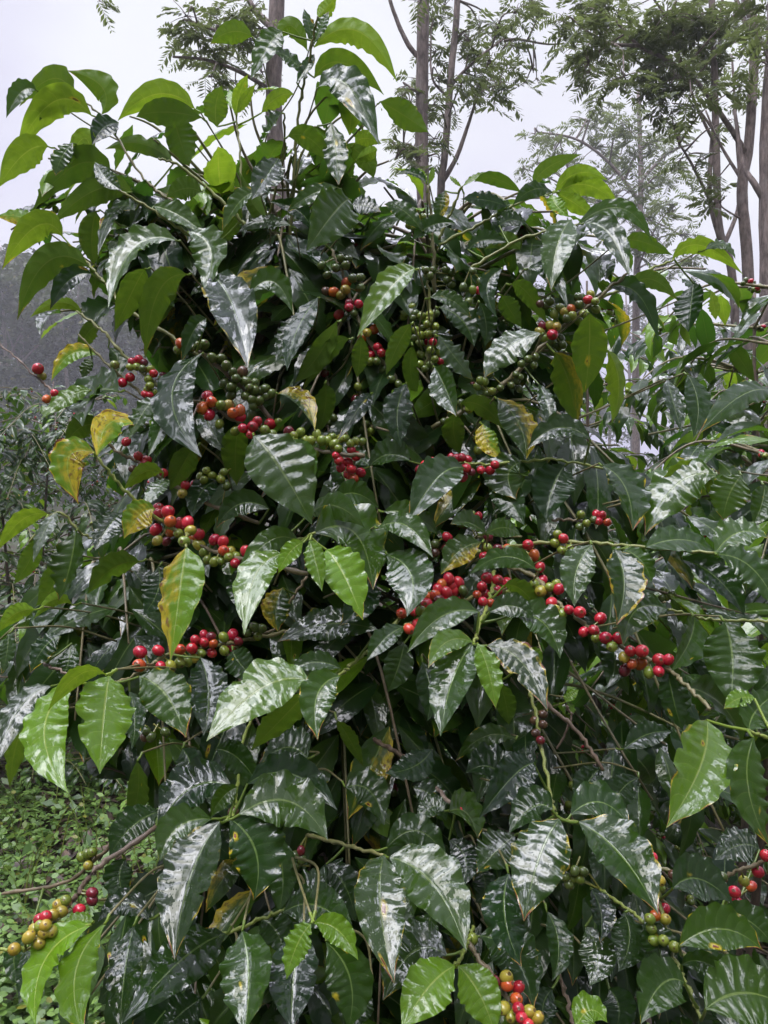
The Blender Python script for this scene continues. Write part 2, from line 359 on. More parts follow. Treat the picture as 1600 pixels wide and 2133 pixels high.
def cherry_geo(c, r, axis, ns=14, nr=9):
    a = unit(axis); s = unit(np.cross(a, [0.3, 0.2, 0.9])); b = np.cross(a, s); V = []; uv = []
    for i in range(nr + 1):
        th = math.pi * i / nr
        if i == nr: rad, zz = 0.02, 0.93
        else: rad, zz = math.sin(th), -math.cos(th)
        if i == nr - 1: rad, zz = 0.24, 1.0
        if i == 0: rad = 0.02
        for k in range(ns):
            p = 2 * math.pi * k / ns
            V.append(c + r * (zz * 1.12 * a + rad * (math.cos(p) * s + 0.94 * math.sin(p) * b))); uv.append((i / nr, k / ns, 0))
    Fs = [(i * ns + k, i * ns + (k + 1) % ns, (i + 1) * ns + (k + 1) % ns, (i + 1) * ns + k) for i in range(nr) for k in range(ns)]
    return np.array(V), np.array(Fs)[:, ::1], np.array(uv, float)
CC = {'R': ((.40, .007, .034), (.46, .022, .030)), 'P': ((.17, .008, .018), (.10, .012, .02)), 'O': ((.48, .12, .018), (.42, .035, .02)),
      'Y': ((.26, .27, .035), (.36, .25, .03)), 'G': ((.13, .19, .025), (.20, .24, .03)), 'D': ((.055, .085, .018), (.09, .125, .025)),
      'K': ((.11, .06, .03), (.07, .03, .02))}
CLAB = {'R': 'ripe red', 'P': 'dark crimson', 'O': 'orange half ripe', 'Y': 'yellowish unripe', 'G': 'green unripe', 'D': 'dark green unripe', 'K': 'brown dried'}

# every leaf that stands out in front: base, middle, tip and width as seen, distance in cm, look (D dark M mid B bright; u underside, y yellowing, s spots, e scorched edge, g very wet)
LEAVES = '''
650 92 - - 633 18 30 112 Mg
655 90 - - 685 24 36 111 Mg
662 36 - - 702 -8 40 113 Bu
655 98 745 62 828 172 66 112 Bus
640 105 604 52 576 92 48 114 Mu
588 66 560 95 522 165 64 110 Mg
525 76 480 66 438 92 52 116 Mu
655 162 715 130 800 198 60 114 Mu
792 212 840 240 893 276 50 115 Mu
665 180 725 183 790 302 90 106 Dgg
640 160 600 120 574 112 44 111 Dg
618 172 640 140 655 112 28 110 Dg
212 238 210 180 140 147 66 112 Mu
155 203 105 163 40 222 62 111 Mu
75 188 45 195 13 246 46 110 Mg
190 240 108 213 32 327 72 110 Bus
160 208 110 215 82 252 40 112 Mu
405 226 325 196 245 252 60 112 Bu
420 245 345 232 284 243 66 111 Du
358 228 372 290 395 347 84 113 Du
452 264 450 220 462 178 60 114 Mu
490 240 500 195 517 154 34 114 Bu
494 235 510 205 532 176 30 113 Bu
489 230 482 210 478 186 24 115 B
587 234 565 270 538 312 68 108 Dgg
580 330 555 370 524 416 68 106 Dgg
690 256 700 320 706 386 60 106 Dg
600 284 645 290 692 346 50 105 Du
545 235 578 202 612 196 42 112 Bu
100 305 50 320 -4 392 74 109 Bu
190 332 172 288 132 364 52 106 Bu
152 298 130 330 116 367 50 105 Mg
235 376 160 342 66 441 78 106 Du
275 400 195 395 105 470 72 105 Mu
200 440 190 495 196 552 78 106 Musy
198 338 225 375 254 396 42 104 Mg
246 255 215 268 192 302 52 109 Dg
362 340 290 298 218 311 48 110 Du
78 470 40 452 -8 452 42 105 Byys
130 492 75 472 4 562 64 104 Bus
282 438 240 442 204 532 52 103 Dgs
320 430 370 448 426 487 56 103 Mg
420 400 385 392 346 412 60 105 Du
532 400 500 425 462 482 54 102 Mges
605 470 550 462 496 484 38 104 D
727 414 690 450 638 524 104 103 M
732 430 760 430 794 442 56 103 Dg
702 390 650 408 598 442 44 104 Mg
740 298 762 288 795 300 38 112 Bu
742 332 768 318 786 312 38 112 Bu
720 300 760 330 778 372 50 113 Mu
890 386 880 365 869 349 16 115 B
892 385 900 362 902 345 14 115 B
888 380 860 362 823 366 24 114 D
962 390 945 378 937 366 13 115 B
964 388 990 372 1014 358 16 115 B
1086 401 1030 372 988 379 32 110 Du
1056 430 1010 418 962 414 46 109 Dg
1050 470 1052 440 1058 415 40 109 D
927 398 920 430 909 468 36 110 Myy
1112 386 1145 346 1213 321 42 108 Mu
1157 400 1205 360 1266 376 42 107 Bu
1166 400 1230 386 1292 432 52 106 Bu
1150 400 1110 396 1068 427 42 107 D
1160 402 1200 425 1238 452 42 107 Bu
1150 406 1160 432 1186 452 42 106 Bss
1190 458 1160 520 1148 606 76 100 Mg
1215 466 1268 490 1312 578 66 99 Mgg
1202 470 1290 438 1358 502 48 101 Mg
1040 470 1068 458 1098 468 42 104 D
1300 500 1345 505 1402 532 46 102 Du
1400 541 1465 512 1548 572 44 104 Bu
1470 520 1505 512 1532 540 30 105 Mg
880 480 840 440 800 425 46 106 M
860 500 900 470 950 465 44 107 D
975 520 1010 500 1060 505 46 106 D
1085 520 1050 500 1010 520 46 107 Du
455 505 480 470 505 430 44 108 Du
560 450 530 430 500 360 46 110 Du
650 480 620 440 560 420 44 107 D
330 560 345 610 330 680 50 106 Du
185 556 95 546 36 667 80 102 Mues
190 570 145 585 104 646 52 100 Dgs
170 650 120 630 62 662 32 101 Bu
206 680 180 695 160 742 46 101 Mu
205 740 150 738 107 794 46 99 Byy
192 746 180 765 174 792 32 101 My
226 724 245 755 228 802 36 100 D
366 500 282 520 226 642 84 94 Mgg
302 560 275 610 238 692 62 97 Mu
392 484 440 525 424 617 90 92 Mgg
440 572 485 640 516 767 110 90 Dgge
388 572 330 612 302 747 68 95 Mu
420 736 362 830 420 952 106 93 Dg
430 664 405 690 377 757 46 96 Dg
246 816 195 822 172 888 80 90 Mg
190 812 140 828 84 873 46 93 Bg
202 948 232 880 298 892 66 84 Byyye
196 942 145 958 164 1050 84 83 Byyyee
326 830 300 860 268 917 66 91 Mg
347 835 335 890 308 952 46 92 M
206 890 170 890 134 927 60 95 Du
406 930 380 970 353 1022 64 92 Mu
500 886 488 945 494 1012 80 95 Mu
530 908 585 985 650 1092 128 82 Mg
612 915 640 960 652 1010 55 86 M
662 620 620 690 598 772 62 98 D
612 660 600 700 574 757 56 100 D
520 612 570 588 610 652 62 96 Mg
702 670 660 740 614 797 62 97 Mu
726 706 680 735 629 817 46 97 Du
580 820 630 835 656 897 46 95 Myyy
676 800 680 850 660 907 56 99 Du
772 820 745 855 704 917 42 96 Dg
866 560 815 600 744 702 74 91 Bgg
752 700 750 745 743 787 46 100 Mu
340 985 300 985 257 1022 42 90 Bu
352 1000 330 1020 298 1062 42 89 Mg
700 960 720 1000 742 1045 60 98 D
770 972 730 955 688 982 50 99 D
1047 560 1014 600 1036 662 44 97 Dg
1046 615 1060 645 1087 682 46 101 Du
1066 592 1100 612 1141 677 46 100 Du
1100 560 1148 572 1182 642 42 98 Dg
1227 652 1228 730 1219 818 92 93 Musy
1266 730 1295 800 1274 882 64 96 Bu
1156 735 1190 805 1201 892 82 97 Muyy
1126 695 1060 728 1008 788 78 91 Mgg
915 700 945 745 986 792 62 95 Mgg
906 764 930 810 951 868 64 93 Dgg
915 640 960 670 988 722 72 99 D
1000 630 1012 675 1010 722 52 98 D
860 720 855 775 870 832 44 100 Du
846 800 825 865 836 932 70 97 D
856 675 830 720 804 782 50 97 Mu
950 860 945 900 960 947 62 99 Du
1006 884 1015 920 1046 957 46 97 Byyy
1036 830 1080 885 1096 957 86 96 Myys
960 840 1010 850 1052 897 52 98 Muy
1122 800 1140 850 1147 897 38 98 Dgg
1230 915 1160 892 1098 937 52 92 Dgg
1086 962 1060 990 1075 1040 88 93 Mg
1176 970 1150 1020 1138 1084 88 94 D
1256 970 1300 1020 1318 1106 98 88 Dgges
1492 990 1410 1010 1343 1116 92 86 Mgge
1482 980 1420 982 1368 1034 42 89 Bu
1545 990 1520 1030 1506 1084 72 88 Mg
1592 1010 1585 1050 1568 1096 62 87 Mg
1612 820 1540 830 1453 907 64 90 Mgge
966 975 910 1000 848 1094 84 90 Dgg
852 960 810 950 768 972 62 93 Dg
1022 1000 1060 1040 1092 1094 64 95 D
896 620 940 628 982 664 42 95 M
1262 600 1325 615 1372 712 54 98 Dg
1310 600 1360 582 1412 627 48 100 Du
1445 590 1442 640 1434 692 48 105 D
1480 605 1490 635 1491 667 38 108 Bu
1432 780 1450 845 1444 912 72 100 Dgg
1390 790 1400 850 1420 900 50 102 Dg
100 1072 45 1085 -4 1147 42 92 Bu
120 1068 95 1110 69 1172 40 90 Mg
158 1106 150 1180 122 1252 76 90 Ms
76 1120 60 1170 29 1217 48 94 Mu
112 1160 110 1220 74 1262 62 95 Muy
72 1270 30 1280 -2 1317 46 90 Bu
150 1260 110 1250 70 1290 36 91 Bu
290 1170 235 1188 183 1237 62 94 Du
252 1070 225 1100 198 1147 62 90 Dgg
322 1060 290 1075 258 1122 66 86 Byyye
388 1140 378 1230 355 1377 100 78 Byyse
506 1180 505 1230 520 1282 62 92 D
590 1155 535 1200 509 1322 82 80 Bgg
622 1130 560 1130 490 1212 54 84 Mg
632 1130 605 1150 578 1197 42 79 Bg
645 1126 660 1170 671 1232 46 78 Bg
656 1110 735 1115 777 1228 104 83 Mgge
680 1145 715 1200 756 1292 88 80 Bgg
770 1200 750 1260 708 1302 66 88 D
786 1312 680 1304 578 1337 64 83 Dg
590 1225 575 1270 580 1317 62 90 Myye
645 1418 548 1440 430 1544 104 70 Bgg
710 1393 655 1382 598 1402 38 74 Dg
708 1408 660 1450 662 1542 78 70 Mgge
640 1440 590 1500 523 1562 84 78 Mu
418 1370 435 1450 424 1532 80 82 Dgg
486 1355 500 1380 540 1425 62 84 D
228 1408 215 1490 208 1612 104 70 Bg
220 1405 160 1412 99 1482 48 67 Bu
155 1422 95 1520 142 1652 98 72 Bg
290 1410 345 1450 388 1537 84 73 Mes
270 1440 285 1500 274 1562 48 78 Dgg
105 1430 40 1480 -12 1606 64 78 Dgg
18 1320 18 1360 4 1404 42 80 Dg
126 1325 95 1350 63 1402 52 85 Dys
150 1340 140 1390 125 1420 46 88 D
330 1180 330 1230 298 1282 72 90 D
702 1500 730 1545 757 1597 42 85 Mu
788 1100 850 1100 902 1162 58 84 Mg
800 1066 860 1075 912 1114 54 87 Mg
806 1155 860 1205 848 1284 98 84 Mgg
1002 1130 955 1150 918 1197 62 82 Myy
1116 1186 1050 1160 978 1197 50 78 My
1012 1112 975 1090 938 1092 44 84 Mg
1012 1112 1050 1100 1086 1117 44 84 Mg
1233 1135 1200 1190 1197 1264 70 75 Mgg
1280 1145 1298 1215 1284 1302 84 78 Dgee
1300 1145 1335 1170 1357 1212 52 79 Mgs
1345 1140 1420 1130 1492 1152 58 76 Mg
1490 1152 1540 1112 1602 1122 62 78 Mgg
1420 1165 1492 1205 1552 1284 74 80 Dgg
1495 1155 1565 1185 1622 1274 78 75 Mgg
1392 1270 1325 1275 1298 1344 78 80 Mg
1446 1285 1435 1335 1398 1397 72 79 Mg
1510 1295 1525 1375 1520 1470 118 75 M
1392 1400 1400 1460 1422 1522 70 76 D
1430 1430 1495 1475 1547 1554 82 74 Ms
1472 1500 1452 1600 1388 1724 114 66 Bgge
1570 1537 1550 1640 1604 1764 94 64 Mgs
1560 1522 1575 1480 1625 1440 74 68 M
1572 1455 1540 1455 1508 1477 32 70 Bg
998 1275 920 1285 848 1360 62 73 Mgg
1020 1275 1070 1264 1112 1292 52 76 Mg
1070 1280 1130 1300 1167 1372 78 76 Mgg
985 1337 930 1338 892 1392 50 70 Bgge
985 1340 945 1420 918 1534 84 70 Mgs
995 1340 1015 1400 1033 1477 54 68 Bg
1015 1345 1085 1380 1141 1482 74 70 Mge
842 1305 800 1335 764 1377 46 76 Mg
1262 1320 1280 1380 1264 1434 62 82 Dgg
842 1340 830 1390 808 1442 62 84 Dg
880 1380 895 1440 890 1502 62 86 Dg
1040 1420 1055 1470 1060 1510 56 86 Du
1095 1355 1115 1365 1126 1388 30 92 B
1178 1462 1190 1448 1206 1437 20 95 B
1180 1462 1190 1475 1183 1488 18 95 B
1072 1540 1010 1535 948 1587 42 92 M
1300 1560 1350 1530 1400 1525 46 95 Dgg
458 1712 400 1830 364 1999 118 66 Mgge
440 1706 370 1725 334 1794 74 70 Mgg
478 1704 530 1775 528 1876 104 67 Dges
500 1696 600 1672 682 1749 88 67 Mgg
516 1632 610 1614 702 1687 72 73 Dg
480 1636 400 1645 328 1724 84 74 Dgg
495 1640 465 1660 438 1704 42 70 M
332 1690 275 1725 228 1784 74 80 D
262 1790 250 1830 266 1884 62 78 D
286 1585 285 1660 263 1724 62 82 Du
190 1926 100 2000 74 2136 80 62 B
218 1926 165 2030 176 2156 96 62 B
196 1920 160 1918 126 1934 24 63 B
278 1930 262 2030 250 2144 74 66 Dg
310 1916 260 1882 203 1922 40 70 Dgg
470 1946 380 2000 257 2130 96 66 Dggs
505 1940 520 2040 508 2156 108 62 Mggss
630 1940 612 2040 608 2146 100 63 Dggs
648 1924 620 1970 597 2040 54 58 B
655 1922 705 1938 746 2000 54 58 B
680 1962 730 2040 724 2146 98 64 Ms
590 1900 665 1888 742 1954 74 70 Dgg
595 1892 660 1850 722 1836 62 74 Dg
540 1912 575 1940 592 1994 64 72 D
570 1740 590 1820 580 1900 68 78 D
800 1782 790 1890 822 2050 104 64 Mggse
52 1980 60 2030 38 2094 48 72 D
60 1950 30 2000 55 2060 40 76 Dy
812 1786 900 1845 971 1980 114 64 Mggs
806 1766 870 1732 932 1792 64 70 Ds
1165 1706 1125 1790 1091 1919 104 65 Mgge
1206 1713 1290 1785 1371 1904 114 65 Mgge
1190 1696 1250 1675 1312 1722 54 70 Dg
1150 1686 1110 1682 1060 1737 54 71 Dg
1112 1590 1065 1622 998 1704 74 76 Dgg
925 1690 900 1682 868 1717 38 78 Mg
936 1690 970 1695 996 1747 48 77 Mg
1060 1820 1050 1910 1087 2014 94 68 Dg
1072 1740 1035 1775 993 1819 64 74 Mggs
935 1750 970 1790 960 1850 66 80 Dg
1000 1810 1010 1850 990 1880 60 80 D
1140 1900 1160 1970 1150 2044 58 72 D
947 2012 890 2060 836 2146 92 60 Bg
955 2012 1000 2070 1032 2156 88 60 B
930 1990 860 1985 798 2084 94 66 Dgg
1000 1950 1070 1990 1112 2104 94 70 D
1300 1900 1310 1960 1288 2024 74 72 D
1230 1850 1250 1900 1250 1964 58 74 Dgg
1220 1930 1245 1990 1228 2054 74 74 Dgg
1342 1920 1370 1975 1380 2034 74 70 Dgg
1402 1850 1455 1832 1527 1882 74 68 Dgg
1415 1970 1500 1938 1588 1978 68 64 Mse
1425 2046 1375 2055 1334 2134 78 62 M
1470 2102 1550 2070 1644 2102 94 60 M
1420 2010 1470 2005 1532 2054 44 66 Dg
1200 2140 1230 2105 1265 2130 44 62 B
1582 1770 1540 1762 1488 1792 54 76 Dgg
1050 1220 1090 1235 1130 1290 50 84 Mu
700 1040 740 1030 790 1060 60 90 Mg
640 1075 700 1055 760 1100 60 88 Mg
450 1000 420 1030 400 1080 60 95 D
560 1060 500 1050 450 1100 56 94 Dg
900 1560 860 1600 800 1610 56 88 Dg
720 1640 770 1650 800 1720 66 82 D
640 1580 600 1560 540 1590 60 84 D
860 1640 900 1660 930 1710 60 84 Dg
1250 1600 1220 1640 1210 1690 60 84 Dgg
1330 1620 1290 1650 1270 1700 56 86 Dg
380 1560 400 1610 380 1680 66 80 D
450 1560 500 1580 540 1640 60 82 Dg
60 1500 30 1560 20 1640 60 80 Mu
1060 1640 1020 1600 970 1610 60 86 Dg
900 1900 880 1950 850 1980 60 72 D
680 1800 720 1850 740 1920 70 74 Dg
1500 1900 1560 1920 1610 1970 66 72 D
1560 2040 1520 2020 1470 2050 50 70 Dg
420 2080 380 2110 340 2150 70 64 D
770 2060 740 2100 720 2150 70 68 D
1270 2060 1290 2100 1280 2150 70 70 D
1150 2060 1130 2100 1140 2150 56 72 Dg
'''
# twigs and stems: points as seen with distance in cm at both ends, radius in mm at both ends, green share of young wood, then the points
TWIGS = '''
84 100 4 2.4 .1 640 1195 520 1168 430 1142 345 1092 300 1055
100 76 3.4 2 .3 760 1272 590 1317 500 1336 400 1352 340 1368 296 1398 232 1424
100 71 3.4 2 .7 880 1232 800 1325 770 1352 735 1382 706 1406 648 1420
95 76 3.4 2.2 .5 1060 1226 1000 1240 905 1266 880 1286 830 1312
95 70 3.2 2 .8 1030 1190 1026 1225 1014 1262 1000 1302 986 1342
92 76 3 2 .6 970 1155 1100 1134 1230 1131 1345 1141 1490 1152
90 70 3.6 2.4 .25 1050 1175 1120 1205 1150 1246 1200 1286 1290 1346 1380 1386 1432 1430 1478 1478
85 84 2.4 2 .7 1620 1294 1560 1293 1480 1290 1392 1270
68 66 2.6 2 .9 1640 1545 1600 1536 1558 1521
96 66 3 2 .7 1090 1390 1112 1470 1126 1542 1144 1640 1164 1702 1206 1714
84 80 3.4 2.6 0 1040 1350 1130 1456 1200 1522 1256 1604
100 80 4 3 0 780 1540 830 1570 880 1612 950 1684
86 82 2.6 1.8 0 70 1370 110 1392 170 1412
94 93 2 4 .15 338 826 430 841 500 882 600 917 680 941 760 950
100 104 4 5 0 412 730 500 802 555 862 575 900
95 93 1.4 2.4 0 -6 712 60 770 100 806 140 850
104 98 2.4 3.4 .5 180 545 230 602 262 642 360 702 416 742
98 96 2 3.6 .5 160 648 215 690 262 742 345 817 400 850
97 97 1.6 3 .3 163 696 220 756 260 790 312 832
92 95 2 3.6 .1 205 905 245 940 282 962 345 1002 440 1052 540 1090
84 88 2 3.2 .8 200 950 250 1010 305 1062 370 1110
108 106 2.6 4 .2 690 520 718 580 740 652 790 742 835 805
105 106 2 3 .5 880 555 893 602 896 680 886 762
97 102 2.4 5 .2 1306 570 1240 626 1170 682 1090 762 1020 822 900 892
94 94 2.4 2 .9 890 968 960 966 1030 966 1150 958 1256 976
104 108 2 4 .6 330 330 380 350 475 432 520 480
102 104 2 3.6 .6 245 394 315 436 400 492 470 520
112 110 1.6 3 .3 155 202 215 246 300 372 360 420
118 108 4 2 .5 596 560 610 420 622 230 648 105 662 34
116 110 2.6 1.8 .5 600 430 640 290 662 262
116 108 3 2 .4 552 480 590 330 592 236
112 114 2.4 2 .5 505 425 500 320 492 236
109 110 2 3 .7 1156 398 1080 422 1010 462 915 510
101 103 2 3 .6 1215 464 1150 480 1080 500 980 560
104 100 2 3 .8 1404 540 1340 570 1300 600 1240 626
62 62 2 2 .95 -20 1982 45 1976 52 1980
63 78 3 3.6 0 100 1935 160 1866 200 1812 325 1722
90 66 3 2 .6 1480 1985 1420 1990
80 78 2.4 2.6 .1 5 1862 140 1836 222 1768 260 1740
92 67 2.6 2 .9 530 1470 502 1560 496 1620 488 1690 470 1710
68 62 3 2.8 .1 972 1962 1020 2024 1062 2090 1105 2150
74 72 2.6 2.6 0 1156 2004 1180 2082 1196 2150
76 70 2.4 2 .8 1250 1852 1300 1888 1352 1930
74 62 2.6 2 .7 1358 1770 1380 1902 1400 1982 1432 2050 1460 2125
78 74 2.6 2 .3 1330 1800 1410 1816 1480 1836 1545 1862
72 70 2.4 2.4 .1 1510 1824 1560 1806 1620 1776
72 70 2.4 2 .8 440 1955 520 1925 590 1900 700 1900
72 61 2.4 2 .9 985 1930 975 1962 965 1986 947 2012
84 65 3 2 .4 640 1740 720 1760 800 1782
90 91 2 2 .6 60 1130 118 1068 170 1110 210 1130
110 108 4 2 .3 905 610 900 480 892 385
108 110 1.8 3 .6 964 388 940 440 915 500
100 90 3 2 .3 960 1130 1020 1114 1086 1118
92 91 2.4 1.8 .1 1150 1082 1200 1084 1270 1092
90 78 3 2 .8 560 1110 620 1125 656 1110
85 78 2.6 2 .6 390 1110 388 1140
88 87 2 1.6 0 1180 1470 1190 1500 1160 1560
94 93 2.4 2 .1 640 1200 600 1260 575 1310 520 1320
96 94 2.4 2 .2 720 1005 740 985 735 940 720 900
'''
STEMS = '''
138 122 12 4 640 2400 480 1800 330 1400 180 1180
135 128 17 8 600 2400 640 1500 600 1200 570 870 545 700 520 480
135 126 17 7 850 2400 800 1530 860 1200 876 950 892 720 905 560
140 132 14 5 700 2400 690 1500 650 1000 620 720 600 540
'''
